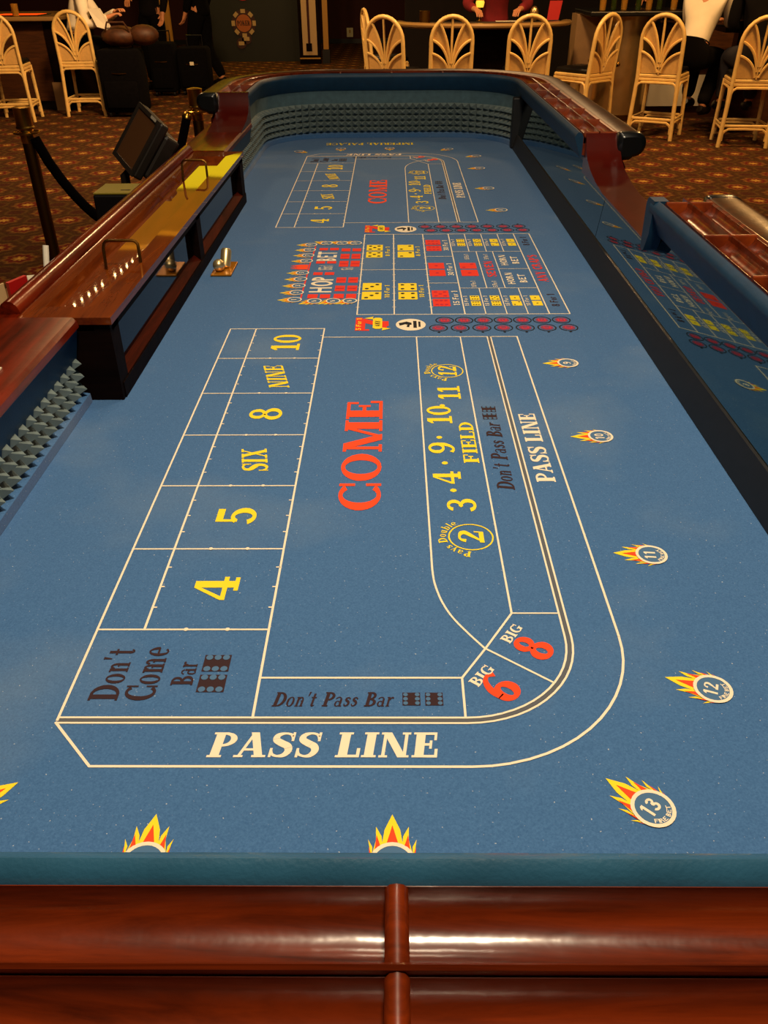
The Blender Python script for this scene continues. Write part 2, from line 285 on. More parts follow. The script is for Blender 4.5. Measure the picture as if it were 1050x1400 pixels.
# ------------------------------------------------------------------ lettering: slab-serif and plain glyphs made of convex pieces
def glyph(ch, sans=False, fat=1.0):
    P = []
    St, Th, e, t = (.2, .17, 0, 0) if sans else (.24*fat, .09, .08, .085)
    def R(x0, y0, x1, y1): P.append([(x0, y0), (x1, y0), (x1, y1), (x0, y1)])
    def Sf(x0, y0, x1, y1):
        if not sans: R(x0, y0, x1, y1)
    def D(x0, y0, x1, y1, w): P.append([(x0-w/2, y0), (x0+w/2, y0), (x1+w/2, y1), (x1-w/2, y1)])
    def A(cx, cy, rx, ry, wx, wy, a0, a1):
        n = max(5, int(abs(a1-a0)/15)); q = [math.radians(a0+(a1-a0)*i/n) for i in range(n+1)]
        for a, b in zip(q, q[1:]):
            P.append([(cx+rx*math.cos(a), cy+ry*math.sin(a)), (cx+rx*math.cos(b), cy+ry*math.sin(b)), (cx+(rx-wx)*math.cos(b), cy+(ry-wy)*math.sin(b)), (cx+(rx-wx)*math.cos(a), cy+(ry-wy)*math.sin(a))])
    def K(pts, w):
        q = catmull([(x, y, ww) for (x, y), ww in zip(pts, w)], 5); L = []; Rr = []
        for i, p in enumerate(q):
            d = (q[min(i+1, len(q)-1)]-q[max(i-1, 0)]); d = Vector((-d.y, d.x)).normalized()*p.z/2
            L.append((p.x+d.x, p.y+d.y)); Rr.append((p.x-d.x, p.y-d.y))
        for i in range(len(q)-1): P.append([L[i], L[i+1], Rr[i+1], Rr[i]])
    def stem(x, w=None, h=1, top=True, bot=True):
        w = w or St; R(x, 0, x+w, h)
        if bot: Sf(x-e, 0, x+w+e, t)
        if top: Sf(x-e, h-t, x+w+e, h)
    b = Th if sans else .1
    x = e+St
    W = None
    if ch == ' ': W = .38
    elif ch == 'I': stem(e); W = x+e
    elif ch == 'L': stem(e); R(x, 0, .68, b); Sf(.62, 0, .72, .36); W = .72
    elif ch in 'EF':
        stem(e); R(x, 1-b, .7, 1); Sf(.63, .68, .71, 1); R(x, .46, .56, .46+b); Sf(.5, .34, .58, .67)
        if ch == 'E': R(x, 0, .74, b); Sf(.67, 0, .76, .34)
        W = .76
    elif ch == 'P': stem(e); A(x, .71, .40, .29, .2, b, -90, 90); W = .74
    elif ch == 'B': stem(e); A(x, .745, .36, .255, .19, b, -90, 90); A(x, .275, .44, .275, .21, b, -90, 90); W = .78
    elif ch == 'R': stem(e); A(x, .72, .38, .28, .2, b, -90, 90); D(.74, 0, .5, .5, .24); Sf(.6, 0, .9, t); W = .88
    elif ch == 'D': stem(e); A(x, .5, .52, .5, .22, b, -90, 90); W = .86
    elif ch == 'O': A(.45, .5, .45, .5, .22, b, 0, 360); W = .9
    elif ch == 'C': A(.45, .5, .45, .5, .22, b, 48, 312); Sf(.72, .62, .8, 1); Sf(.72, 0, .8, .36); W = .82
    elif ch == 'G': A(.45, .5, .45, .5, .22, b, 48, 312); Sf(.72, .64, .8, 1); R(.58, .04, .8, .42); Sf(.48, .36, .88, .44); W = .88
    elif ch == 'M': stem(.1, .1); stem(.86, St); D(.56, 0, .2, 1, .22); D(.56, 0, .92, 1, .1); W = 1.2
    elif ch == 'N': stem(.1, .1); stem(.74, .1); D(.72, 0, .2, 1, .26); W = .95
    elif ch == 'A': D(.14, 0, .45, 1, .1); D(.76, 0, .45, 1, .25); R(.24, .26, .64, .35); Sf(0, 0, .28, t); Sf(.54, 0, .96, t); W = .94
    elif ch == 'S':
        K([(.66, .7), (.58, .9), (.38, .955), (.18, .87), (.16, .7), (.34, .56), (.54, .44), (.6, .26), (.5, .09), (.32, .045), (.14, .12), (.08, .3)], [.07, .09, .09, .18, .22, .24, .24, .22, .17, .09, .09, .07])
        Sf(.62, .64, .7, 1); Sf(.04, 0, .12, .36); W = .74
    elif ch == 'T': stem(.32, St, top=False); R(.02, 1-b, .86, 1); Sf(.02, .66, .1, 1); Sf(.78, .66, .86, 1); W = .88
    elif ch == 'H': stem(e); stem(.66); R(x, .45, .7, .45+b); W = .98
    elif ch == 'X': D(.74, 0, .18, 1, .26); D(.14, 0, .74, 1, .1); Sf(0, 0, .32, t); Sf(.54, 0, .92, t); Sf(0, 1-t, .4, 1); Sf(.58, 1-t, .9, 1); W = .92
    elif ch == 'Y': D(.45, .42, .16, 1, .24); D(.47, .42, .76, 1, .1); R(.33, 0, .57, .46); Sf(.22, 0, .68, t); Sf(0, 1-t, .36, 1); Sf(.6, 1-t, .9, 1); W = .9
    elif ch == 'V': D(.45, 0, .16, 1, .24); D(.47, 0, .76, 1, .1); Sf(0, 1-t, .36, 1); Sf(.6, 1-t, .9, 1); W = .9
    elif ch == 'K': stem(e); D(.34, .42, .72, 1, .12); D(.76, 0, .46, .6, .24); Sf(.6, 0, .92, t); W = .92
    elif ch == '0': A(.36, .5, .36, .5, .2*fat, b*(fat if fat > 1.2 else 1), 0, 360); W = .74
    elif ch == '1': R(.18, 0, .4, 1); P.append([(.18, 1), (.02, .84), (.02, .74), (.18, .8)]); Sf(.02, 0, .56, t*1.2); W = .58
    elif ch == '2': K([(.1, .7), (.16, .9), (.36, .94), (.56, .84), (.56, .66), (.38, .42), (.14, .1)], [.2, .12, .1, .2, .22, .16, .08]); R(.05, 0, .7, .18); Sf(.63, 0, .7, .36); W = .74
    elif ch == '3': A(.34, .745, .32, .255, .19*fat, b*(fat if fat > 1.2 else 1), -110, 165); A(.34, .28, .37, .28, .21*fat, b*(fat if fat > 1.2 else 1), -165, 110); W = .74
    elif ch == '4': R(.42, 0, .64, 1); P.append([(.42, 1), (.42, .84), (.14, .36), (.02, .36)]); R(.02, .25, .78, .36); Sf(.32, 0, .76, t*1.2); W = .8
    elif ch == '5': R(.12, .82, .66, 1); R(.12, .46, .22, 1); A(.34, .32, .36, .32, .21*fat, b*(fat if fat > 1.2 else 1), -155, 140); W = .74
    elif ch == '6': A(.36, .31, .36, .31, .2*fat, b*(fat if fat > 1.2 else 1), 0, 360); K([(.1, .3), (.11, .6), (.26, .86), (.46, .95), (.64, .86)], [.2, .2, .14, .1, .16]); W = .74
    elif ch == '9': A(.36, .69, .36, .31, .2*fat, b*(fat if fat > 1.2 else 1), 0, 360); K([(.62, .7), (.61, .4), (.46, .14), (.26, .05), (.08, .14)], [.2, .2, .14, .1, .16]); W = .74
    elif ch == '8': A(.36, .745, .3, .255, .17*fat, b*(fat if fat > 1.2 else 1), 0, 360); A(.36, .28, .36, .28, .2*fat, b*(fat if fat > 1.2 else 1), 0, 360); W = .74
    elif ch == '7': R(.02, .82, .7, 1); D(.26, 0, .58, .84, .24); Sf(.02, .66, .1, 1); W = .72
    elif ch == '.': A(.16, .5, .13, .13, .13, .13, 0, 360); W = .32
    elif ch == "'": P.append([(.06, 1.02), (.2, 1.02), (.12, .72), (.06, .72)]); W = .24
    elif ch in 'oeabcrstnmyul':
        s_, th = (.16, .13) if sans else (.15*fat, .06)
        def st(x0, h=.66):
            R(x0, 0, x0+s_, h); Sf(x0-.05, 0, x0+s_+.05, .06); Sf(x0-.06, h-.06, x0+.02, h)
        if ch == 'o': A(.27, .33, .27, .34, s_, th, 0, 360); W = .58
        elif ch == 'e': A(.27, .33, .27, .34, s_, th, 0, 310); R(.1, .3, .5, .37); W = .56
        elif ch == 'c': A(.27, .33, .27, .34, s_, th, 50, 310); W = .52
        elif ch == 'a': R(.34, 0, .34+s_, .5); A(.24, .46, .24, .21, .1, th, 20, 160); A(.22, .19, .2, .2, .12, .05, 40, 320); Sf(.34, 0, .56, .06); W = .58
        elif ch == 'b': st(.05, 1); A(.3, .33, .27, .34, s_, th, -140, 140); W = .6
        elif ch == 'r': st(.06); A(.36, .4, .2, .26, .1, .1, 50, 170); W = .46
        elif ch == 't': R(.12, .08, .12+s_, .9); R(.02, .58, .38, .66); A(.25, .12, .13, .13, .08, .07, 180, 350); W = .42
        elif ch == 'l': st(.06, 1); W = .3
        elif ch == 'n': st(.06); A(.32, .4, .2, .26, s_*.8, .08, 0, 150); st(.52-s_, .42); W = .62
        elif ch == 'u': R(.06, .2, .06+s_, .66); A(.28, .22, .22, .22, s_*.8, .08, 180, 360); st(.5-s_); W = .6
        elif ch == 'm': st(.06); A(.3, .4, .18, .26, s_*.8, .08, 0, 150); st(.48-s_, .42); A(.62, .4, .18, .26, s_*.8, .08, 0, 150); st(.8-s_, .42); W = .92
        elif ch == 's': K([(.4, .5), (.3, .61), (.14, .56), (.14, .44), (.3, .33), (.36, .2), (.26, .06), (.12, .06), (.05, .18)], [.08, .08, .12, .15, .16, .15, .1, .08, .08]); W = .46
        elif ch == 'y': D(.34, -.06, .1, .66, s_); D(.24, -.3, .5, .66, .08); W = .58
    if W is None: W = .6
    return P, W+(.06 if not sans else .1)
RD = {'up': ((0, 1), (-1, 0)), 'flip': ((-1, 0), (0, -1)), 'x': ((1, 0), (0, 1))}
def text(mb, s, org, length, height, z, d='up', sans=False, fat=1.0, shear=0., drift=0., center=False, maxw=None):
    """origin = start of the baseline; length = run along the reading direction"""
    (rx, ry), (ux, uy) = RD[d] if isinstance(d, str) else d
    gl = [glyph(c, sans, fat) for c in s]; tot = sum(w for _, w in gl)
    k = length/tot; cur = 0.
    for P, w in gl:
        for p in P:
            q = []
            for gx, gy in p:
                a = (cur+gx)*k+gy*height*shear; u = gy*height+((cur+gx)*k)*drift
                q.append((org[0]+rx*a+ux*u, org[1]+ry*a+uy*u))
            mb.poly(q, z)
        cur += w
def arc_text(mb, s, c, rad, a_mid, span, height, z, sans=False, inward=False):
    gl = [glyph(ch, sans) for ch in s]; tot = sum(w for _, w in gl); cur = 0
    sg = 1 if inward else -1
    for P, w in gl:
        a = a_mid+sg*(((cur+w/2)/tot)-.5)*span
        up = (math.cos(a), math.sin(a)); rd = (up[1], -up[0])
        if inward: up = (-up[0], -up[1]); rd = (up[1], -up[0])
        k = rad*span/tot
        for p in P:
            mb.poly([(c[0]+math.cos(a)*rad+rd[0]*(gx-w/2)*k+up[0]*(gy-.0)*height, c[1]+math.sin(a)*rad+rd[1]*(gx-w/2)*k+up[1]*gy*height) for gx, gy in p], z)
        cur += w
def line(mb, pts, w, z, closed=False):
    P = [Vector(p) for p in pts]; n = len(P); L = []
    for i in range(n):
        a = P[i-1] if (i or closed) else P[i]; b = P[(i+1) % n] if (i < n-1 or closed) else P[i]
        d1 = (P[i]-a); d2 = (b-P[i]); d1 = d1.normalized() if d1.length else d2.normalized(); d2 = d2.normalized() if d2.length else d1
        nn = Vector((-(d1+d2).y, (d1+d2).x)); nn = nn.normalized() if nn.length > 1e-9 else Vector((-d1.y, d1.x))
        m = 1/max(.4, nn.dot(Vector((-d1.y, d1.x)))); ex = Vector((0, 0))
        if not closed and i == 0: ex = -d2*w/2
        if not closed and i == n-1: ex = d1*w/2
        L.append((P[i]+ex+nn*w/2*m, P[i]+ex-nn*w/2*m))
    for i in range(n if closed else n-1):
        q = (i+1) % n; mb.poly([L[i][0], L[i][1], L[q][1], L[q][0]], z)
def ring(mb, c, ro, ri, z, n=28, sx=1, sy=1):
    p = [(math.cos(2*math.pi*i/n), math.sin(2*math.pi*i/n)) for i in range(n+1)]
    for a, b in zip(p, p[1:]):
        mb.poly([(c[0]+a[0]*ro*sx, c[1]+a[1]*ro*sy), (c[0]+b[0]*ro*sx, c[1]+b[1]*ro*sy), (c[0]+b[0]*ri*sx, c[1]+b[1]*ri*sy), (c[0]+a[0]*ri*sx, c[1]+a[1]*ri*sy)], z)
def disc(mb, c, r, z, n=16, sx=1, sy=1): mb.poly([(c[0]+r*sx*math.cos(2*math.pi*i/n), c[1]+r*sy*math.sin(2*math.pi*i/n)) for i in range(n)], z)
def rect(mb, x0, x1, y0, y1, z): mb.poly([(x0, y0), (x1, y0), (x1, y1), (x0, y1)], z)
def wpart(mb, name, mats, parent, **k):
    """part modelled in room coordinates under a thing whose Empty stands at its base"""
    o = mb.build(name, mats, parent, **k)
    if parent.type == 'EMPTY': o.matrix_parent_inverse = Matrix.Translation(-parent.location)
    return o
# ------------------------------------------------------------------ the setting
struct(MB().box(-9, 9, -2.5, 22, -.05, 0).build('floor', M['carpet']))
struct(MB().box(-9, 9, -2.5, 22, 3.6, 3.7).build('ceiling', M['ceil']))
struct(MB().box(-9, 9, 21.0, 21.2, 0, 3.6).build('wall_back', M['maroon']))
struct(MB().box(-9.2, -9, -2.5, 22, 0, 3.6).build('wall_left', M['darkwall']))
struct(MB().box(9, 9.2, -2.5, 22, 0, 3.6).build('wall_right', M['darkwall']))
struct(MB().box(-9, 9, -2.7, -2.5, 0, 3.6).build('wall_front', M['darkwall']))
struct(MB().box(.2, 9, 14.0, 14.2, 0, 3.6).build('wall_middle', M['darkwall']))
struct(MB().box(-9, .2, 20.97, 21.0, 0, .09).build('baseboard_back', M['black']))

# ------------------------------------------------------------------ craps table
ZF, YC = .72, 2.2655
XL, XR, YN, YF, RC = -.58, .556, .289, 4.37, .30
T = thing('craps_table', 'long craps table with printed blue felt and red mahogany rails', 'gaming table', (0, YC, 0))
def arc(cx, cy, r, a0, a1, n=9): return [(cx+r*math.cos(math.radians(a0+(a1-a0)*i/n)), cy+r*math.sin(math.radians(a0+(a1-a0)*i/n))) for i in range(n+1)]
def frames(pts):
    out = []; k = len(pts)
    for i in range(k):
        a = Vector(pts[max(i-1, 0)]); b = Vector(pts[min(i+1, k-1)]); p = Vector(pts[i])
        d1 = (p-a).normalized() if i else (b-p).normalized(); d2 = (b-p).normalized() if i < k-1 else d1
        t = (d1+d2).normalized(); n = Vector((t.y, -t.x)); m = 1/max(.5, n.dot(Vector((d1.y, -d1.x))))
        out.append((p.x, p.y, n.x*m, n.y*m))
    return out
def resample(pts, step):
    P = [Vector(p) for p in pts]; out = [P[0]]; acc = 0
    for a, b in zip(P, P[1:]):
        L = (b-a).length; s = step-acc
        while s <= L+1e-9: out.append(a+(b-a)*(s/L)); s += step
        acc = L-(s-step)
    return [tuple(p) for p in out]
far_corner = arc(XR-RC, YF-RC, RC, 0, 90)+arc(XL+RC, YF-RC, RC, 90, 180)
near_corner = arc(XL+RC, YN+RC, RC, 180, 270)+arc(XR-RC, YN+RC, RC, 270, 360)
far_path = frames([(XR, 2.70), (XR, 3.2), (XR, 3.7)]+far_corner+[(XL, 3.70)])
near_path = frames([(XL, .83)]+near_corner+[(XR, 1.0), (XR, 1.4), (XR, 1.845)])
left_paths = [frames([(XL, 3.70), (XL, 3.07)]), frames([(XL, 1.44), (XL, .83)])]
# bed and felt
foam_in = .03
outline = [(p[0]+p[2]*foam_in, p[1]+p[3]*foam_in) for p in frames(far_corner+near_corner+[far_corner[0]])[:-1]]
wpart(MB().prism(outline, ZF-.06, ZF-.002), 'table_bed', M['darkwood'], T)
felt = wpart(MB().poly(outline, ZF), 'felt', M['felt'], T)
# pedestals and outer apron
apron = MB(); apath = frames(far_corner+near_corner+[far_corner[0]])
apron.sweep(apath, [(.10, .52), (.155, .60), (.165, .96), (.10, .96)], caps=False)
# wall behind the lining; low on the dealers' side and at the stick position
for y in (.95, 3.55):
    p = MB().rbox(-.36, .36, y-.28, y+.28, 0, .08, .02); p.rbox(-.26, .26, y-.2, y+.2, .08, .56, .02); wpart(p, 'pedestal', M['wood'], T)
zr = 1.0
def rail_parts(path, y_cells, n_caps=()):
    for pp, m_ in (((path, 'pad'),) if path is far_path else ((path[:22], 'padlit'), (path[21:], 'pad'))):  # near pad takes the lighter copy, the light on it painted in
        pad = MB().sweep(pp, [(.026, .926), (.022, .930), (.001, .980), (.0, .986), (.005, .995), (.012, zr), (.020, .996), (.026, .985), (.026, .926)]); wpart(pad, 'rail_pad', M[m_], T, smooth=True, ang=50)
    def scoop(d0): return [(d0+.0225-.0225*math.cos(math.pi*i/8), zr-.004-.021*math.sin(math.pi*i/8)) for i in range(9)]
    prof = [(.026, .935), (.026, zr-.004)]+scoop(.0265)+scoop(.0755)+[(.1215, zr-.004), (.124, zr-.002), (.130, zr-.002), (.130, .92)]
    return prof
for path in (far_path, near_path):
    prof = rail_parts(path, None)
    wpart(MB().sweep(path, prof), 'chip_rack', M['woodx'] if path is near_path else M['rackwood'], T, smooth=True, ang=40)  # far rack gets a brighter orange wood, warm light put into its colour
    ridge = MB().sweep(path, [(.0705, .985), (.0705, zr+.001), (.0725, zr+.003), (.0745, zr+.001), (.0745, .985)]); wpart(ridge, 'rack_ridge', M['woodx'], T, smooth=True)
    ap = [(.125, .925), (.125, .996), (.135, 1.001)]+[(.176+.034*math.sin(math.radians(q)), .968+.034*math.cos(math.radians(q))) for q in range(0, 181, 15)]+[(.165, .925)]
    wpart(MB().sweep(path, ap), 'armrest', M['arm'], T, smooth=True, ang=50)
    # black end caps of the armrest
    for p, s in ((path[0], -1), (path[-1], 1)):
        x, y, nx, ny = p; tx, ty = -ny*s, nx*s; lay = []
        for k, o_ in ((1.0, 0.), (1.04, .004), (1.04, .022), (.94, .032), (.7, .037)):
            lay.append([(x+nx*(.167+(d-.167)*k)+tx*o_, y+ny*(.167+(d-.167)*k)+ty*o_, .963+(z-.963)*k) for d, z in ap])
        n = len(ap); c = MB(); c.add([v for l in lay for v in l], [(i*n+j, i*n+(j+1) % n, (i+1)*n+(j+1) % n, (i+1)*n+j) for i in range(4) for j in range(n)]+[tuple(range(n)), tuple(range(5*n-1, 4*n-1, -1))])
        wpart(c, 'armrest_end_cap', M['vinyl'], T, smooth=True, ang=60)
def divider(x, y, nx, ny, w=.008):
    tx, ty = -ny, nx; p = MB(); pr = [(-w/2, .968), (-w/2, zr-w*.35), (-w*.3, zr-w*.08), (0, zr), (w*.3, zr-w*.08), (w/2, zr-w*.35), (w/2, .968)]; n = len(pr)
    p.add([(x+nx*d+tx*o, y+ny*d+ty*o, z) for d in (.027, .1235) for o, z in pr], [tuple(range(n)), tuple(range(2*n-1, n-1, -1))]+[(i, n+i, n+(i+1) % n, (i+1) % n) for i in range(n)])
    wpart(p, 'rack_divider', M['rackwood'] if w < .01 else M['woodx'], T, smooth=True, ang=60)
for y in (2.704, 2.945, 3.19, 3.45, 3.70, 3.93):
    divider(XR, y, 1, 0)
    if y > 3.6: divider(XL, y+.02, -1, 0)
for x in (-.245, 0, .245): divider(x, YF, 0, 1)
divider(.002, YN, 0, -1, .013)
for x in (-.27, .255): divider(x, YN, 0, -1, .013)
for y in (.82, 1.07, 1.318, 1.56, 1.815): divider(XR, y, 1, 0)
divider(XL, .84, -1, 0)
# outer wall of the tall rails
for path in (far_path, near_path):
    wpart(MB().sweep(path, [(.036, .70), (.036, .925), (.15, .925), (.165, .90), (.16, .60), (.10, .52), (.05, .52)]), 'outer_apron', M['wood'], T, smooth=True)
# dealers' side: low flat rail with pad below
for lp in left_paths:
    wpart(MB().sweep(lp, [(-.004, .872), (-.002, .884), (.006, .89), (.15, .89), (.17, .884), (.178, .87), (.16, .60), (.10, .52), (.05, .52), (.05, .872)]), 'dealer_rail', M['woody'], T, smooth=True)
    wpart(MB().sweep(lp, [(.016, .80), (.0, .872), (.029, .872), (.029, .80)]), 'dealer_rail_pad', M['pad'], T)
wpart(MB().sweep(frames([(XL, 3.07), (XL, 1.44)]), [(.112, .60), (.112, .886), (.17, .884), (.178, .87), (.16, .60)]), 'dealer_rail', M['woody'], T, smooth=True)
md = [(.132+.020*math.cos(math.radians(a)), .884+.026*math.sin(math.radians(a))) for a in range(180, -1, -18)]
wpart(MB().sweep(frames([(XL, 3.07), (XL, 1.50), (XL, 1.47)]), md), 'bank_moulding', M['woody'], T, smooth=True)
cheek = [(3.70, 1.0), (3.69, .955), (3.665, .93), (3.60, .91), (3.45, .8905), (3.45, .885), (3.72, .885), (3.72, 1.0)]
wpart(MB().prism_x(cheek, XL-.135, XL-.002), 'rail_end_cheek', M['redgloss'], T, smooth=True)
wpart(MB().prism_x([(.83, 1.0), (.81, 1.0), (.81, .885), (.99, .885), (.99, .8905), (.90, .91), (.86, .93), (.84, .955)], XL-.135, XL-.002), 'rail_end_cheek', M['redgloss'], T, smooth=True)
# stick position on the right: dipped wooden rail
dip = [(2.70, .996), (2.70, .60), (1.85, .60), (1.85, .885), (2.40, .888), (2.50, .897), (2.58, .912), (2.64, .932), (2.67, .955), (2.684, .98)]
wpart(MB().prism_x(dip, XR+.032, XR+.135), 'stick_rail', M['redgloss'], T, smooth=True)
wpart(MB().prism_x([(1.862, 1.0), (1.872, .994), (1.876, .982), (1.872, .892), (1.860, .885), (1.845, .892), (1.825, .93), (1.82, 1.0)], XR+.003, XR+.034), 'pad_end', M['pad'], T, smooth=True)
# mirrored right wall, leaning outwards, with a black kick strip
tilt = .1325
for y0, y1 in ((.60, 2.357), (2.361, 4.06)):
    m = MB(); zt = .93 if y0 > 2 else .93
    def q(z, o): return XR+.010+(z-ZF)*tilt+o
    ys = [(y0, .72), (y1, .72), (y1, .93), (y0, .93)]
    if y0 > 2: ys = [(2.361, .72), (y1, .72), (y1, .93), (2.66, .93), (2.60, .908), (2.50, .893), (2.361, .884)]
    else: ys = [(y0, .72), (2.357, .72), (2.357, .884), (1.95, .882), (1.90, .925), (y0, .93)]
    n = len(ys); m.add([(q(z, 0), y, z) for y, z in ys]+[(q(z, .006), y, z) for y, z in ys], [tuple(range(n)), tuple(range(2*n-1, n-1, -1))]+[(i, n+i, n+(i+1) % n, (i+1) % n) for i in range(n)])
    wpart(m, 'mirror_panel', M['mirror'], T)
s_ = MB(); sp = [(XR-.004, ZF+.001), (XR+.013, ZF+.058), (XR+.022, ZF+.060), (XR+.024, ZF)]
s_.add([(x, y, z) for y in (.60, 4.09) for x, z in sp], [(0, 1, 2, 3), (7, 6, 5, 4), (0, 4, 5, 1), (1, 5, 6, 2), (2, 6, 7, 3), (3, 7, 4, 0)])
wpart(s_, 'kick_strip', M['strip'], T)
wpart(MB().rbox(XR-.012, XR+.035, 4.055, 4.10, ZF, .93, .006), 'corner_gap_shade', M['strip'], T)  # shade in the gap at the mirror's end, built as a dark post
# rubber lining: five rows of pyramids over a smooth backing
fo = MB(); z0, dz = ZF+.022, .0255
for foam_pts in ([(XR-.005, 4.10)]+far_corner[1:]+[(XL, 3.7)], [(XL, 3.7), (XL, 3.07)], [(XL, 1.44), (XL, .83)], [(XL, .83)]+near_corner+[(XR-.005, .60)]):
    fp = frames(foam_pts)
    zt = .93 if len(foam_pts) > 3 else .868
    wpart(MB().sweep(fp, [(.030, ZF), (.030, zt), (.036, zt), (.036, ZF)]), 'lining', M['wallfelt'], T, smooth=True)
    wpart(MB().sweep(fp, [(.002, ZF+.0005), (.003, ZF+.018), (.030, ZF+.022), (.030, ZF)]), 'base_strip', M['felt'], T, smooth=True)
    fr = frames(resample(foam_pts, .033))
    def at(p, d, z): return (p[0]+p[2]*d, p[1]+p[3]*d, z)
    for i in range(len(fr)-1):
        a, b = fr[i], fr[i+1]; mid = [(a[k]+b[k])/2 for k in range(4)]
        for j in range(5 if len(foam_pts) > 3 else 3):
            za, zb = z0+j*dz, z0+(j+1)*dz
            q_ = .030 if len(foam_pts) > 3 else .024; fo.add([at(a, q_, za), at(b, q_, za), at(b, q_, zb), at(a, q_, zb), at(mid, .0, (za+zb)/2)], [(0, 1, 4), (1, 2, 4), (2, 3, 4), (3, 0, 4)])
o = wpart(fo, 'pyramid_rubber', M['rubber'], T); o['kind'] = 'stuff'

# ------------------------------------------------------------------ felt print
Z1, Z2, Z3, Z4 = ZF+.0005, ZF+.0008, ZF+.0011, ZF+.0014
def fprint(mb, name, mats, label=None):
    o = mb.build(name, mats, felt)
    if label: o['label'] = label
    return o
def fl(y, far): return 2*YC-y if far else y
xA, xB, xC, xD, xE, xG = -.3755, -.3155, -.157, .0555, .1545, .283
rows_y = [.782+.1731*i for i in range(7)]
LW = .0031
for far in (0, 1):
    Y = lambda y: fl(y, far)
    g = MB()
    line(g, [(xA, Y(.632)), (xA, Y(rows_y[6])), (xC, Y(rows_y[6])), (xC, Y(.634))], LW, Z1)
    line(g, [(xB, Y(rows_y[0])), (xB, Y(rows_y[6]))], LW, Z1)
    for y in rows_y[:6]: line(g, [(xA, Y(y)), (xC, Y(y))], LW*.9, Z1)
    for i in range(6):
        for k in (1, 2, 3):
            yy = rows_y[i]+.1731*k/4
            for x in (xB+.003, xC-.003): rect(g, x-.003, x+.003, min(Y(yy-.0012), Y(yy+.0012)), max(Y(yy-.0012), Y(yy+.0012)), Z1)
        for xx in (xB+.053, xB+.106): disc(g, (xx, Y(rows_y[i])), .0032, Z2, 8)
    fprint(g, 'number_grid_lines', M['cream'])
    g = MB(); c = (.083, .768); yend = 1.767
    a_ = lambda r: [(c[0]+r*math.cos(math.radians(t)), Y(c[1]+r*math.sin(math.radians(t)))) for t in range(0, -91, -6)]
    for r in (.1325, .1405): line(g, [(c[0]+r, Y(yend))]+a_(r)+[(xA, Y(c[1]-r))], LW*.85, Z1)
    g.k = 1; line(g, [(c[0]+.1365, Y(yend))]+a_(.1365)+[(xA+.004, Y(c[1]-.1365))], .0045, Z1); g.k = 0
    line(g, [(xG, Y(yend))]+a_(.2)+[(-.32, Y(.568)), (xA, Y(.6275))], LW, Z1)
    line(g, [(xC, Y(yend)), (xG, Y(yend))], LW*.9, Z1)
    line(g, [(xD, Y(yend))]+[(x, Y(y)) for x, y in [tuple(p) for p in catmull([(xD, .95), (.0575, .875), (.075, .81), (.113, .748)], 8)]]+[(.188, Y(.690))], LW*.9, Z1)
    line(g, [(xE, Y(yend)), (xE, Y(.813)), (.115, Y(.748)), (.082, Y(.697)), (.0815, Y(.636))], LW*.9, Z1)
    line(g, [(xE, Y(.813)), (.2155, Y(.813))], LW*.8, Z1); line(g, [(xC, Y(.697)), (.082, Y(.697))], LW*.9, Z1)
    fprint(g, 'pass_line_lines', [M['cream'], M['gapline']])
    dy = 1.97 if far else 0; dg = 1.925 if far else 0
    # lettering
    g = MB(); text(g, 'COME', (-.018, 1.055+dy), .389, .068, Z1, fat=1.1); fprint(g, 'come_lettering', M['orange'])
    for s, yc, L, h, x0, dr in (('4', .867, .056, .060, -.209, 0), ('5', 1.043, .052, .061, -.208, 0), ('SIX', 1.2135, .078, .044, -.207, .16), ('8', 1.387, .053, .062, -.207, 0), ('NINE', 1.5555, .11, .041, -.205, .24), ('10', 1.74, .096, .063, -.205, 0)):
        g = MB(); text(g, s, (x0, yc-L/2+dg), L, h, Z1, drift=dr); fprint(g, 'place_number', M['yellow'])
    for s, yc, L, x0 in (('3', 1.072, .040, .131), ('4', 1.154, .044, .113), ('9', 1.254, .042, .109), ('10', 1.382, .076, .111), ('11', 1.477, .062, .134)):
        g = MB(); text(g, s, (x0, yc-L/2+dy), L, .046 if s != '11' else .044, Z1); fprint(g, 'field_number', M['yellow'])
    for x, y in ((.098, 1.113), (.089, 1.2), (.084, 1.2905), (.096, 1.418)): g = MB(); disc(g, (x, y+dy), .0052, Z1); fprint(g, 'field_dot', M['yellow'])
    g = MB(); text(g, 'FIELD', (.1475, 1.20+dy), .151, .026, Z1); fprint(g, 'field_lettering', M['yellow'])
    for s, c2 in (('2', (.1155, .984)), ('12', (.1145, 1.5785))):
        g = MB(); cc = (c2[0], c2[1]+dy); ring(g, cc, .0335, .0312, Z1, 32); L = .034 if s == '2' else .05
        text(g, s, (cc[0]+.019, cc[1]-L/2), L, .038, Z1, shear=.12)
        arc_text(g, 'Pays Double', cc, .0365, math.radians(192), math.radians(150), .013, Z1)
        fprint(g, 'pays_double_circle', M['yellow'])
    g = MB(); text(g, 'PASS LINE', (.2665, 1.138+dy), .246, .031, Z1, fat=1.2); fprint(g, 'pass_line_lettering', M['cream']); g = MB()
    if far: text(g, 'PASS LINE', (.047, fl(.580, 1)), .248, .033, Z1, 'flip', fat=1.15, shear=.15)
    else: text(g, 'PASS LINE', (-.199, .580), .248, .034, Z1, 'x', fat=1.15, shear=.12)
    fprint(g, 'pass_line_lettering', M['cream'])
    g = MB()
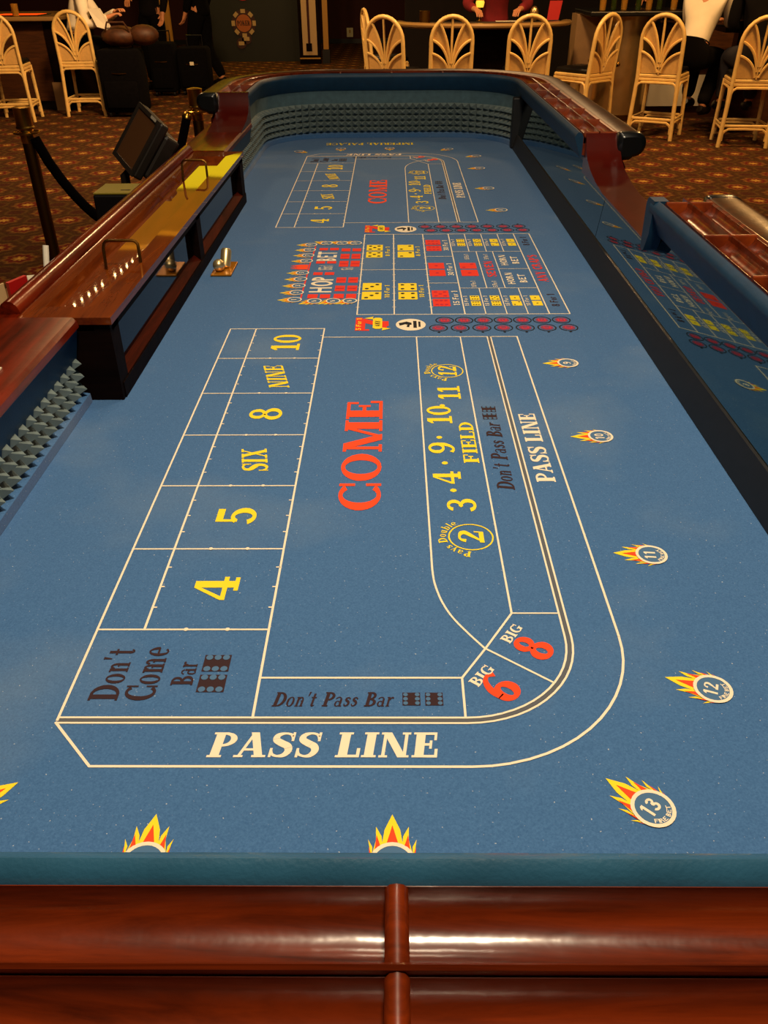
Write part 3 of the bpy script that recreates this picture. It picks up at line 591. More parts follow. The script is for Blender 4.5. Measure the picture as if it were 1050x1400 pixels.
    def die(_, cx, cy, w, h, z, k=0):
        mb = MB()
        mb.k = 0; rect(mb, cx-w*.49, cx+w*.49, cy-h*.47, cy+h*.47, z)
        for i in (-1, 1):
            for j in (-1, 0, 1):
                q = (cx+j*w*.31, cy+i*h*.32) if k == 0 else (cx+i*w*.32, cy+j*h*.31)
                mb.k = 1; disc(mb, q, w*.13, z+.0003, 12)
        fprint(mb, 'bar_dice_print', [M['dark'], M['feltprint']])
    text(g, "Don't Pass Bar", (.197, 1.114+dy), .232, .028, Z1, shear=.18); fprint(g, 'dont_bar_lettering', M['dark']); g = MB()
    die(g, .182, 1.372+dy, .027, .025, Z1, 0); die(g, .183, 1.402+dy, .027, .025, Z1, 0)
    if far:
        text(g, "Don't Pass Bar", (.0, fl(.652, 1)), .145, .022, Z1, 'flip', shear=.2)
        for x in (.015-.155, .042-.155): die(g, x-.02, fl(.6635, 1), .021, .021, Z1, 1)
    else:
        text(g, "Don't Pass Bar", (-.138, .652), .138, .022, Z1, 'x', shear=.2); die(g, .0215, .6635, .021, .021, Z1, 1); die(g, .0475, .6635, .021, .021, Z1, 1)
    ys = .661 if not far else 3.774
    fprint(g, 'dont_bar_lettering', M['dark']); g = MB()
    text(g, "Don't", (-.317, ys), .088, .034, Z1, drift=0); text(g, 'Come', (-.275, ys), .091, .036, Z1); text(g, 'Bar', (-.235, ys+.024), .040, .026, Z1)
    die(g, -.2125, ys+.027, .033, .030, Z1); die(g, -.2125, ys+.0605, .033, .030, Z1)
    fprint(g, 'dont_come_lettering', M['dark'])
    # big six and big eight
    def dirs(a): r = (math.cos(a), math.sin(a)); return (r, (-r[1], r[0]))
    for s, (ox, oy), ang, L, h, k in (('BIG', (.100, .682), 52, .038, .0145, 0), ('6', (.134, .654), 50, .036, .049, 1), ('BIG', (.1455, .7555), 55, .037, .0145, 0), ('8', (.187, .722), 60, .036, .050, 1)):
        g = MB(); g.k = 0; r, u = dirs(math.radians(ang))
        if far: r, u = (-r[0], r[1]), (-u[0], u[1]); oy = 2*YC-oy; r = (r[0], r[1]); ox, oy = ox+.02, oy
        if far:
            a2 = math.radians(180-ang); r = (math.cos(a2), math.sin(a2)); u = (-r[1], r[0])
        text(g, s, (ox, oy), L, h, Z1, (r, u), fat=1.3 if k else 1.0); fprint(g, 'big_number' if k else 'big_lettering', M['orange'] if k else M['cream'])
g = MB(); text(g, 'IMPERIAL PALACE', (.103, 4.225), .415, .052, Z1, 'flip'); fprint(g, 'house_name_lettering', M['yellow'])

# fire bet badges: every badge a print of its own
def badge(x, y, ang, num, small=False, name='fire_bet_badge', r=.0222):
    g = MB(); ca, sa = math.cos(ang), math.sin(ang)
    P = lambda u, v: (x+r*(u*ca-v*sa), y+r*(u*sa+v*ca))
    for a, w, L in ((0, 27, 1.42), (42, 17, 1.05), (78, 17, .95), (112, 26, .80), (-42, 17, 1.05), (-78, 17, .95), (-112, 26, .80)):
        A_ = [math.radians(a-w), math.radians(a+w)]; b0, b1 = [(math.cos(t), math.sin(t)) for t in A_]
        m_ = math.radians(a); tip = (math.cos(m_)+L, math.sin(m_)*(1.08 if abs(a) < 100 else 1.34))
        k1 = ((b0[0]+tip[0])/2-.03, (b0[1]+tip[1])/2+(.08 if a < 0 else -.10 if a > 0 else -.12)); k2 = ((b1[0]+tip[0])/2-.03, (b1[1]+tip[1])/2+(.10 if a < 0 else -.08 if a > 0 else .12))
        g.k = 0; g.poly([P(*b0), P(*k1), P(*k2), P(*b1)], Z1); g.poly([P(*k1), P(*tip), P(*k2)], Z1)
        q = .58; cx_, cy_ = math.cos(m_)*.95, math.sin(m_)*.95; it = (cx_+(tip[0]-cx_)*.62, cy_+(tip[1]-cy_)*.62)
        g.k = 1; g.poly([P(cx_+(b0[0]-cx_)*q, cy_+(b0[1]-cy_)*q), P(*it), P(cx_+(b1[0]-cx_)*q, cy_+(b1[1]-cy_)*q)], Z2)
    g.k = 3; disc(g, (x, y), r*.98, Z3, 24)
    g.k = 2; ring(g, (x, y), r, r*.82, Z4, 28)
    rd = (sa, -ca); up = (ca, sa); L = r*(.55 if len(num) == 1 else .95); h = r*.72
    text(g, num, (x-rd[0]*L/2-up[0]*h*.35, y-rd[1]*L/2-up[1]*h*.35), L, h, Z4, (rd, up), sans=True)
    if not small: arc_text(g, 'FIRE BET', (x, y), r*.78, ang+math.pi, math.radians(112), r*.21, Z4, sans=True, inward=True)
    o = g.build(name, [M['yellow'], M['orange'], M['cream'], M['feltprint']], felt)
    return o
PI = math.pi
for x, y, a, n in ((.371, 1.616, PI, '9'), (.371, 1.292, PI, '10'), (.3685, .939, PI-.1, '11'), (.371, .679, PI-.37, '12'), (.259, .517, PI-.75, '13'), (-.0005, .456, PI/2, '14'), (-.235, .456, PI/2, '15'), (-.43, .515, .65, '16')):
    badge(x, y, a, n)
for x, y, a, n in ((.376, 2.921, PI, '8'), (.365, 3.253, PI, '7'), (.365, 3.622, PI+.1, '6'), (.373, 3.885, PI+.37, '5'), (.26, 4.055, PI+.75, '4'), (-.009, 4.085, -PI/2, '3'), (-.234, 4.078, -PI/2, '2'), (-.422, 4.016, -.65, '1')):
    badge(x, y, a, n, True)

# proposition box in the middle
g = MB(); CX = [-.0845, .0055, .0965, .1765, .380, .429]; y0, y1 = 1.9115, 2.6225
line(g, [(CX[0], y0), (CX[5], y0), (CX[5], y1), (CX[0], y1)], LW, Z1, True)
for x in CX[1:5]: line(g, [(x, y0), (x, y1)], LW, Z1)
line(g, [(CX[0], 2.2615), (CX[2], 2.2615)], LW*.8, Z1)
for y in (2.145, 2.385): line(g, [(CX[2], y), (CX[3], y)], LW*.8, Z1)
for y in (2.103, 2.431): line(g, [(CX[3], y), (CX[4], y)], LW*.8, Z1)
for x in (.227, .278, .329):
    for a, b in ((y0, 2.103), (2.431, y1)): line(g, [(x, a), (x, b)], LW*.8, Z1)
for x in (.2475, .2955): line(g, [(x, 2.103), (x, 2.431)], LW*.8, Z1)
line(g, [(.2955, 2.266), (.380, 2.266)], LW*.8, Z1)
for i in range(1, 14):
    for x in CX[:3]: rect(g, x-.005, x+.005, y0+i*.0508-.001, y0+i*.0508+.001, Z1)
fprint(g, 'proposition_box_lines', M['cream'])
PIPS = {1: [(0, 0)], 2: [(-1, -1), (1, 1)], 3: [(-1, -1), (0, 0), (1, 1)], 4: [(-1, -1), (1, 1), (-1, 1), (1, -1)], 5: [(-1, -1), (1, 1), (-1, 1), (1, -1), (0, 0)], 6: [(-1, -1), (0, -1), (1, -1), (-1, 1), (0, 1), (1, 1)]}
def pair(name, mats, x0, x1, ya, yb, p, q, gap=.010):
    mb = MB()
    m = (ya+yb)/2
    for a, b, n in ((ya, m-gap/2, p), (m+gap/2, yb, q)):
        mb.k = 0; rect(mb, x0, x1, a, b, Z1); mb.k = 1
        for i, j in PIPS[n]: disc(mb, ((x0+x1)/2+i*(x1-x0)*.27, (a+b)/2+j*(b-a)*.27), min(x1-x0, b-a)*.11, Z2, 8)
    fprint(mb, name, mats)
YD = ('yellow_dice_print', [M['yellow'], M['ink']]); DR = ('red_dice_print', [M['red'], M['crim']])
pair(*YD, -.077, -.027, 2.019, 2.148, 3, 3); pair(*YD, -.075, -.027, 2.377, 2.506, 5, 5); pair(*YD, .0165, .065, 2.018, 2.145, 4, 4); pair(*YD, .017, .065, 2.376, 2.505, 2, 2)
for ya in (2.007, 2.527):
    for x, p, q in ((.1765, 6, 6), (.227, 6, 5), (.278, 2, 1), (.329, 1, 1)): pair(*YD, x+.021, x+.045, ya-.037, ya+.037, p, q, .006)
pair(*DR, .1025, .1455, 1.967, 2.086, 6, 5); pair(*DR, .1025, .1465, 2.205, 2.323, 1, 1); pair(*DR, .1025, .1475, 2.44, 2.556, 6, 6); pair(*DR, .190, .236, 2.204, 2.322, 1, 2)
g = MB()
for x, y, s in ((-.006, 2.083, '10 For 1'), (-.006, 2.44, '8 For 1'), (.083, 2.083, '10 For 1'), (.083, 2.44, '8 For 1')): text(g, s, (x, y-.05), .10, .013, Z1, sans=True)
fprint(g, 'hardway_odds_lettering', M['yellow'])
g = MB()
for y, s in ((2.03, '15 For 1'), (2.265, '30 For 1'), (2.50, '30 For 1')): text(g, s, (.169, y-.056), .112, .016, Z1, sans=True)
for x in (.190, .2405, .2915, .3425):
    for y in (2.007, 2.527): text(g, '15 For 1', (x+.001, y-.038), .076, .010, Z1, sans=True)
for x, s in ((.222, '15 For 1'), (.278, '5 For 1')):
    for y in (2.135, 2.355): text(g, s, (x, y-.023 if y < 2.2 else y), .05, .013, Z1, sans=True)
for y in (2.1845, 2.3485): text(g, 'HORN', (.327, y-.05), .10, .020, Z1, sans=True); text(g, 'BET', (.360, y-.036), .072, .020, Z1, sans=True)
fprint(g, 'horn_bet_lettering', M['cream'])
g = MB(); text(g, 'SEVEN', (.284, 2.195), .146, .025, Z1, sans=True); fprint(g, 'seven_lettering', M['red']); g = MB(); text(g, 'ANY CRAPS', (.418, 2.152), .245, .027, Z1, sans=True); fprint(g, 'any_craps_lettering', M['red'])
g = MB()
for y in (1.965, 2.495): text(g, '8 For 1', (.415, y), .095, .020, Z1, sans=True)
fprint(g, 'craps_odds_lettering', M['dark'])
# rows of C and E circles along both ends of the box
g = MB()
for y, x0, dx, s, dn in ((1.8705, .125, .046, 'E', 0), (1.8215, .108, .0503, 'C', -1), (2.711, .107, .0503, 'C', 1), (2.666, .124, .0486, 'E', 0)):
    for i in range(7):
        x = x0+dx*i; g.k = 0; ring(g, (x, y), .0222, .0192, Z1, 24)
        if dn: disc(g, (x, y+dn*.027), .0035, Z1, 8)
        g.k = 1; disc(g, (x, y), .0150, Z1, 16); g.k = 2; text(g, s, (x+.009, y-.008), .016, .018, Z2, sans=True)
fprint(g, 'craps_eleven_circles', [M['ink'], M['plum'], M['crimred']])
# the two any-seven ends and oval emblems
for y, name in ((1.8485, 0), (2.688, 1)):
    g = MB(); g.k = 0; text(g, '7', (-.012, y-.045), .088, .062, Z1, fat=1.3); rect(g, -.026, -.008, y-.014, y+.018, Z1)
    g.k = 0; rect(g, -.086, -.070, y-.042, y+.042, Z1)
    g.k = 1; g.poly([(-.045, y-.026), (-.039, y-.032), (-.028, y-.032), (-.023, y-.026), (-.023, y+.034), (-.029, y+.04), (-.039, y+.04), (-.045, y+.034)], Z2)
    g.poly([(-.066, y+.036), (-.044, y+.048), (-.046, y+.036), (-.040, y+.028)], Z2); g.poly([(-.002, y-.030), (-.024, y-.042), (-.022, y-.030), (-.028, y-.022)], Z2)
    text(g, '5 For 1', (-.072, y-.04), .08, .012, Z2, sans=True); g.k = 2; text(g, 'ANY', (-.0275, y-.018), .04, .013, Z3, sans=True)
    fprint(g, 'any_seven_print', [M['red'], M['yellow'], M['ink']])
    g = MB(); disc(g, (.044, y-.005), .035, Z1, 32, 1, 1.08); g.k = 1
    rect(g, .05, .058, y-.026, y+.018, Z2); rect(g, .062, .067, y-.02, y+.014, Z2)
    g.poly([(.018, y-.012), (.03, y-.004), (.046, y-.006), (.046, y+.006), (.034, y+.014), (.024, y+.008), (.016, y+.004)], Z2); g.poly([(.034, y-.02), (.04, y-.022), (.042, y-.006), (.036, y-.006)], Z2)
    fprint(g, 'oval_emblem', [M['cream'], M['ink']])
# hop bet block
g = MB()
for ya, yb in ((2.084, 2.128), (2.152, 2.197), (2.292, 2.346), (2.366, 2.414), (2.028, 2.062), (2.440, 2.470)):
    for x0, x1 in ((-.149, -.123), (-.117, -.091)): rect(g, x0, x1, ya, yb, Z1)
for ya, yb in ((2.030, 2.060), (2.218, 2.243), (2.322, 2.344), (2.452, 2.476)):
    for x0, x1 in ((-.2155, -.190), (-.184, -.158)): rect(g, x0, x1, ya, yb, Z1)
line(g, [(-.2315, 2.01), (-.2315, 2.32), (-.229, 2.49)], .004, Z1)
g.k = 1
for ya in (2.106, 2.1745, 2.319, 2.39):
    for xm in (-.136, -.104):
        rect(g, xm-.011, xm+.011, ya-.0025, ya+.0025, Z2)
fprint(g, 'hop_dice_print', [M['red'], M['crim']])
g = MB(); text(g, 'HOP', (-.157, 2.075), .135, .058, Z1, sans=True); fprint(g, 'hop_bet_lettering', M['cream']); g = MB(); text(g, 'BET', (-.160, 2.348), .094, .056, Z1, sans=True)
fprint(g, 'hop_bet_lettering', M['cream'])
for x in (-.165, -.107): g = MB(); text(g, '15 For 1', (x, 2.262), .042 if x < -.15 else .022, .040 if x < -.15 else .034, Z1, sans=True); fprint(g, 'hop_odds_lettering', M['cream'])
k = 0
for i in range(10):
    if i == 5: continue
    k += 1; badge(-.246+.002*(i > 5), 2.018+.0545*i, PI, str(k), True, 'hop_badge', .0185)
for x in (-.195, -.148, -.106):
    badge(x, 2.008, PI+.5, '8', True, 'hop_badge', .0185); badge(x-.003, 2.524, PI-.5, '8', True, 'hop_badge', .0185)
g = MB(); 
for j in (-1, 0, 1): g.poly([(-.285, 2.290+j*.013), (-.262, 2.283+j*.013), (-.262, 2.297+j*.013)], Z1)
rect(g, -.262, -.235, 2.268, 2.312, Z1); fprint(g, 'hop_flame_print', M['orange'])

# ------------------------------------------------------------------ chip bank in front of the dealers
B = thing('chip_bank', 'long dark chip bank with glass windows and an amber wooden lid', 'chip bank', (-.60, 2.25, ZF+.0006))
bx0, bx1, by0, by1, bz1 = -.672, -.522, 1.447, 3.06, .874
c = MB(); c.box(bx0, bx1-.03, by0, by1, ZF+.001, .860); wpart(c, 'case', M['darkwood'], B)
c = MB(); c.prism_x([(by0, ZF+.001), (by0, bz1), (by0+.012, bz1), (by0+.012, ZF+.001)], bx1-.03, bx1); wpart(c, 'end_board', M['darkwood'], B)
c = MB()
for a, b in ((by0+.012, by0+.05), (2.246, 2.296), (3.0, by1)): c.box(bx1-.03, bx1, a, b, ZF+.001, bz1)
c.box(bx1-.03, bx1, by0+.012, by1, .858, bz1); c.box(bx1-.03, bx1+.002, by0+.012, by1, ZF+.001, .752)
wpart(c, 'window_frame', M['darkwood'], B)
for a, b in ((by0+.05, 2.246), (2.296, 3.0)):
    w_ = wpart(MB().box(bx1-.022, bx1-.018, a, b, .742, .858), 'window_pane', M['glass'], B)
    l_ = MB(); l_.add([(bx1-.018, a, .768), (bx1, a, .754), (bx1-.018, a, .752), (bx1-.018, b, .768), (bx1, b, .754), (bx1-.018, b, .752)], [(0, 1, 2), (5, 4, 3), (0, 3, 4, 1), (1, 4, 5, 2), (2, 5, 3, 0)])
    wpart(l_, 'window_ledge', M['ledge'], B)
L_ = MB(); fr_ = [(-.688, by0-.004), (-.516, by0-.004), (-.516, by1+.004), (-.688, by1+.004)]; inn = [(-.655, 1.498), (-.562, 1.498), (-.562, 2.97), (-.655, 2.97)]; in2 = [(-.644, 1.512), (-.573, 1.512), (-.573, 2.956), (-.644, 2.956)]
vs = [(x, y, z) for ring_, z in ((fr_, .8745), (fr_, .888), (inn, .8895), (in2, .865)) for x, y in ring_]
L_.add(vs, [(0, 3, 2, 1)]+[(k*4+i, k*4+(i+1) % 4, k*4+4+(i+1) % 4, k*4+4+i) for k in range(3) for i in range(4)]+[(12, 13, 14, 15)])
lid = wpart(L_, 'lid', M['lid'], B)
for y, x0, x1 in ((1.78, -.622, -.546), (2.66, -.640, -.566)):
    h = MB(); h.tube([(x0-.001, y-.004, .866), (x0, y, .918)]+[(x0+.012-.012*math.cos(t), y+.004, .920+.014*math.sin(t)) for t in (.5, 1.1, 1.57)]+[(x1-.012+.012*math.sin(t), y+.004, .920+.014*math.cos(t)) for t in (0, .5, 1.1)]+[(x1, y, .918), (x1+.001, y-.004, .866)], .0034, 8)
    for x in (x0, x1): h.lathe([(.008, .8655), (.008, .8675), (.004, .869)], 10, Matrix.Translation((x, y-.004, 0)))
    h.build('handle', M['darkbrass'], lid, smooth=True)
# brass plate with knobs
p = thing('dice_stand', 'small amber plate with two shiny gold knobs on the blue felt', 'dice stand', (-.466, 2.27, ZF+.001))
wpart(MB().rbox(-.494, -.437, 2.208, 2.328, ZF+.001, ZF+.006, .002), 'base_plate', M['amberplate'], p)
wpart(MB().ball((-.474, 2.238, ZF+.0225), .0165, 16), 'round_knob', M['chrome'], p, smooth=True)
q = MB(); ax = Vector((.10, .42, .9)).normalized(); q.lathe([(0, 0), (.012, 0), (.0145, .003), (.0145, .045), (.011, .051), (0, .053)], 18, Matrix.Translation((-.464, 2.272, ZF+.006)) @ ax.to_track_quat('Z', 'X').to_matrix().to_4x4())
wpart(q, 'barrel_knob', M['chrome'], p, smooth=True)

# ------------------------------------------------------------------ things around the dealers' side
st = thing('monitor', 'black touch monitor tilted back beside the chip bank, screen turned left', 'monitor', (-.83, 3.0, 0))
wv = Vector((.49, -.85, -.17)).normalized(); uv = Vector((.57, .17, .80)); uv = (uv-wv*uv.dot(wv)).normalized(); nv = wv.cross(uv)
MM = Matrix.Translation((-.872, 3.03, .935)) @ Matrix((tuple(wv)+(0,), tuple(uv)+(0,), tuple(nv)+(0,), (0, 0, 0, 1))).transposed()
c = MB(); c.rbox(-.112, .112, -.10, .10, -.035, 0, .008, MM); c.rbox(-.06, .108, -.085, .075, -.095, -.034, .012, MM); wpart(c, 'housing', M['monitor'], st)
c = MB()
for a in ((-.112, .112, .086, .10), (-.112, .112, -.10, -.084), (-.112, -.094, -.084, .086), (.094, .112, -.084, .086)): c.box(a[0], a[1], a[2], a[3], -.001, .006, MM)
wpart(c, 'bezel', M['monitor'], st)
wpart(MB().box(-.094, .094, -.084, .086, -.002, .002, MM), 'screen', M['screen'], st)
wpart(MB().box(.035, .085, .089, .098, .005, .0075, MM), 'maker_plate', M['silverlabel'], st)
c = MB(); c.tube([MM @ Vector((0, -.02, -.07)), (-.825, 3.0, .905), (-.93, 3.02, .82), (-.95, 3.03, .03)], .016, 10); c.lathe([(.15, 0), (.15, .015), (.03, .03), (.016, .04)], 20, Matrix.Translation((-.95, 3.03, 0)))
wpart(c, 'stand', M['monitor'], st, smooth=True)
pr = thing('receipt_printer', 'black box with a yellow lit top on a pedestal behind the chip bank', 'printer', (-.862, 2.76, 0))
c = MB(); c.rbox(-.945, -.78, 2.70, 2.84, .72, .826, .006); wpart(c, 'housing', M['black'], pr)
c = MB(); c.rbox(-.943, -.782, 2.702, 2.838, .826, .832, .002); o = wpart(c, 'top_cover', M['printer'], pr)  # yellow light on the cover is put into its colour
MB().box(-.865, -.835, 2.735, 2.745, .8318, .8326).build('slot', M['black'], o)
c = MB(); c.rbox(-.93, -.80, 2.715, 2.825, 0, .72, .006); wpart(c, 'pedestal', M['black'], pr)
# leaflets
lf = thing('leaflet_holder', 'brown leaflet holder at the outer edge of the dealers rail', 'leaflet holder', (-.80, 1.62, .845))
c = MB(); c.box(-.86, -.764, 1.58, 1.84, .824, .829); c.box(-.86, -.764, 1.58, 1.583, .829, .85); c.box(-.768, -.764, 1.58, 1.84, .80, .838); wpart(c, 'tray', M['darkbrass'], lf)
c = MB(); c.prism([(-.838, 1.605), (-.800, 1.66), (-.803, 1.664), (-.841, 1.609)], .829, .882); wpart(c, 'back_plate', M['creamcard'], lf)
o = MB(); o.prism([(-.788, 1.655), (-.769, 1.705), (-.777, 1.710), (-.796, 1.660)], .8292, .884); tag(o.build('leaflet', M['redcard']), 'red leaflet standing upright in the brown holder', 'leaflet')
o = MB(); o.add([(-.776, 1.73, .8295), (-.766, 1.79, .86), (-.786, 1.745, .872), (-.779, 1.73, .8295), (-.769, 1.79, .857), (-.789, 1.745, .869)], [(0, 1, 2), (5, 4, 3), (0, 3, 4, 1), (1, 4, 5, 2), (2, 5, 3, 0)])
tag(o.build('paper_card', M['offwhite']), 'white card leaning behind the red leaflet', 'card')
o = MB(); o.tube([(-.771, 1.805, .836), (-.766, 1.83, .912)], .0065, 10); tag(o.build('paper_tube', M['whitetube'], smooth=True), 'slim white paper tube standing by the red leaflet', 'paper tube')
o = MB().box(-.665, -.622, 1.17, 1.21, .8905, .893); tag(o.build('paper_slip', M['offwhite']), 'small white slip lying on the red rail at the left edge', 'paper')

# stanchions and rope
def stanchion(x, y, label):
    t = thing('stanchion', label, 'stanchion', (x, y, 0))
    MB().lathe([(.17, 0), (.17, .015), (.14, .03), (.05, .05), (.03, .06)], 28).build('base', M['brass'], t, smooth=True)
    MB().lathe([(.026, .055), (.026, .82)], 20).build('post', M['darkbrass'], t, smooth=True)
    MB().lathe([(.027, .865), (.038, .872), (.038, .876), (.034, .88), (.034, .944), (.036, .95), (.02, .954), (0, .955)], 24).build('cap', M['brass'], t, smooth=True)
    r = MB(); r.lathe([(.026, .815), (.028, .82), (.028, .865), (.027, .87)], 20); r.tube([(.05*math.cos(a), .05*math.sin(a), .855) for a in [2*math.pi*i/20 for i in range(20)]], .004, 6, True); r.build('collar', M['brass'], t, smooth=True)
    return t
stanchion(-1.523, 3.71, 'brass capped stanchion post at the left holding the sagging rope')
stanchion(-.925, 4.29, 'brass capped stanchion post beside the far left table end')
def rope(a, b, sag, label, ends=(1, 1)):
    t = thing('velvet_rope', label, 'rope', (a[0], a[1], a[2]))
    A_, B_ = Vector(a), Vector(b); pts = [A_.lerp(B_, i/16)-Vector((0, 0, sag*math.sin(math.pi*i/16)**.8)) for i in range(17)]
    wpart(MB().tube(pts[1-(not ends[0]):16+(not ends[1])], .021, 12), 'cord', M['rope'], t, smooth=True)
    for k, (q, w) in enumerate(((pts[0], pts[1]), (pts[-1], pts[-2]))):
        if ends[k]: wpart(MB().tube([q, q.lerp(w, .3), w, w+(w-q)*.35], [.008, .018, .024, .022], 12), 'brass_end', M['brass'], t, smooth=True)
rope((-1.49, 3.70, .835), (-.86, 3.62, .80), .34, 'black velvet rope sagging from the left stanchion', (0, 1))
rope((-.965, 4.27, .855), (-1.06, 4.12, .56), .02, 'rope with a brass end hanging from the far stanchion')

# ------------------------------------------------------------------ rattan bar stools
def make_stool():
    t = thing('bar_stool', 'x', 'stool', (0, 0, 0), 0, 'golden rattan bar stools')
    hw, H, zs = .19, 1.04, .53
    def backy(z): return -.20-.05*max(0, z-zs)/.5
    arch = [(-hw-.022, -.215, 0), (-hw, -.20, zs)]+[(-hw, backy(z), z) for z in (.6, .7, .8, .84)]
    top = [(hw*math.cos(a), backy(.84+.20*math.sin(a)), .84+.20*math.sin(a)) for a in [math.pi*(1-i/14) for i in range(15)]]
    pts = [(-hw-.022, -.215, 0), (-hw, -.20, zs), (-hw, backy(.7), .7)]+top+[(hw, backy(.7), .7), (hw, -.20, zs), (hw+.022, -.215, 0)]
    MB().tube(pts, .0195, 8).build('back_frame', M['rattan'], t, smooth=True, ang=60)
    for s in (-1, 1):
        MB().tube([(s*.185, .19, zs), (s*.20, .20, 0)], .0185, 8).build('leg', M['rattan'], t, smooth=True)
    r = MB()
    for z in (.515, .545):
        r.tube([(-hw, -.20, z), (hw, -.20, z), (.185, .19, z), (-.185, .19, z)], .015, 6, True)
    r.build('seat_rail', M['rattan'], t, smooth=True)
    MB().rbox(-.19, .19, -.185, .20, .555, .605, .02).build('seat_cushion', M['seat'], t, smooth=True)
    f = MB(); z = .18
    f.tube([(-.205, -.207, z), (.205, -.207, z), (.195, .197, z), (-.195, .197, z)], .012, 6, True); f.build('stretcher', M['rattan'], t, smooth=True)
    f = MB()
    cs = [(-.205, -.207), (.205, -.207), (.192, .195), (-.192, .195)]
    for i in range(4):
        a, b = Vector(cs[i]+(0,)), Vector(cs[(i+1) % 4]+(0,)); d = (b-a)
        for zz, dz in ((.50, .16), (.165, .11)):
            q = [(.03, -dz), (.035, -dz*.45), (.07, -.03), (.14, -.012), (.5, -.01), (.86, -.012), (.93, -.03), (.965, -dz*.45), (.97, -dz)]
            f.tube([a+d*u+Vector((0, 0, zz+w)) for u, w in q], .0115, 6)
    f.build('corner_brace', M['rattan'], t, smooth=True)
    def P(x, z, o=0): return (x, backy(z)+o, z)
    def curve(p0, p1, p2, n=9): return [((1-u)**2*p0[0]+2*u*(1-u)*p1[0]+u*u*p2[0], (1-u)**2*p0[1]+2*u*(1-u)*p1[1]+u*u*p2[1]) for u in [i/n for i in range(n+1)]]
    MB().tube([P(0, .56), P(0, 1.03)], .011, 6).build('rib', M['rattan'], t, smooth=True)
    for s in (-1, 1):
        tp = curve((s*.012, .66), (s*.03, .86), (s*.115, .985)); md_ = curve((s*.014, .62), (s*.045, .80), (s*.182, .855)); lw = curve((s*.016, .575), (s*.05, .71), (s*.182, .745))
        for cv in (tp, md_, lw):
            MB().tube([P(x, z, -.006) for x, z in cv], .0115, 6).build('rib', M['rattan'], t, smooth=True)
        rim = [(s*hw*math.cos(a), .84+.20*math.sin(a)) for a in [.93*(1-i/9)+.05*(i/9) for i in range(10)]]
        for lo, hi in ((md_, [tp[i] for i in range(10)]), ([(s*.012+(s*.182-s*.012)*i/9, .565) for i in range(10)], lw)):
            pn = MB(); V = []
            for i in range(10): V += [P(*lo[i]), P(*hi[i]), P(lo[i][0], lo[i][1], .010), P(hi[i][0], hi[i][1], .010)]
            F_ = []
            for i in range(9): a = i*4; b = a+4; F_ += [(a, b, b+1, a+1), (a+2, a+3, b+3, b+2), (a+1, b+1, b+3, a+3), (a, a+2, b+2, b)]
            if lo is md_:
                n0 = len(V); q = tp[9]; 
                for x, z in rim: V += [P(x, z), P(x, z, .010)]
                m0 = len(V); V += [P(*md_[9]), P(*md_[9], .010)]
                e = 9*4+1; F_ += [(e, n0+2*i, n0+2*i+2) for i in range(9)]+[(e, n0+18, 9*4)]+[(e+2, n0+2*i+3, n0+2*i+1) for i in range(9)]+[(e+2, 9*4+2, n0+19)]
            pn.add(V, F_); pn.build('back_panel', M['cane'], t)
    return t
proto = make_stool()
stools = [  # x, y, turn, label
    (-3.53, 10.62, .05, 'rattan stool at the left bar with a person in white beside it'),
    (-4.22, 10.2, .12, 'rattan stool cut off by the left edge, nearest to the left bar'),
    (.545, 8.92, .05, 'rattan stool facing the card table, second in the row from the left'),
    (1.275, 8.92, 0, 'rattan stool facing the card table, right of its middle'),
    (.035, 8.95, -.45, 'rattan stool at the left end of the card table, partly turned'),
    (-.05, 10.3, -1.35, 'rattan stool seen edge on at the far left of the card table'),
    (1.86, 8.98, .72, 'rattan stool turned away between the card table and the steel column'),
    (2.60, 8.86, -.52, 'rattan stool under the seated person in black trousers'),
    (3.27, 8.42, -.15, 'rattan stool at the right edge with a person in dark clothes')]
for i, (x, y, a, lab) in enumerate(stools):
    o = proto if i == 0 else copy_tree(proto)
    o.location = (x, y, 0); o.rotation_euler = (0, 0, a); o['label'] = lab

# ------------------------------------------------------------------ card table in the middle
ct = thing('card_table', 'half round card table with a tan edge behind the rattan stools', 'table', (.95, 9.9, 0))
def half(rx, ry, n=24): return [(.95+rx*math.cos(math.pi+math.pi*i/n), 9.95+ry*math.sin(math.pi+math.pi*i/n)) for i in range(n+1)]
wpart(MB().prism(half(.86, .62), .905, .935), 'table_top', M['greenfelt'], ct)
e_ = frames(half(.87, .63)); wpart(MB().sweep([(x, y, -nx, -ny) for x, y, nx, ny in e_], [(-.02, .90), (-.05, .915), (-.055, .93), (-.04, .948), (.0, .952), (.05, .945), (.05, .90)]), 'edge_rail', M['tabletop'], ct, smooth=True)
wpart(MB().prism(half(.50, .34), .06, .905), 'pedestal', M['darkwood'], ct); wpart(MB().prism(half(.54, .38), 0, .06), 'plinth', M['black'], ct)
def lbl(mb, name, m, label, cat, group=None, **k): return tag(mb.build(name, m, **k), label, cat, group)
c = MB(); c.lathe([(.05, .937), (.055, .94), (.055, 1.04), (.05, 1.045), (0, 1.046)], 20, Matrix.Translation((.34, 9.75, 0))); lbl(c, 'chip_shaker', M['darkbrass'], 'brown round pot at the left of the card table', 'pot', smooth=True)
lp = thing('small_lamp', 'small lamp with a glowing amber shade on the card table', 'lamp', (.92, 10.0, .936))
wpart(MB().lathe([(.03, .936), (.03, .942), (.006, .95), (.006, 1.06)], 14, Matrix.Translation((.92, 10.0, 0))), 'base', M['brass'], lp, smooth=True)
wpart(MB().lathe([(.035, 1.06), (.045, 1.10), (.04, 1.12)], 14, Matrix.Translation((.92, 10.0, 0))), 'shade', M['lampglow'], lp, smooth=True)
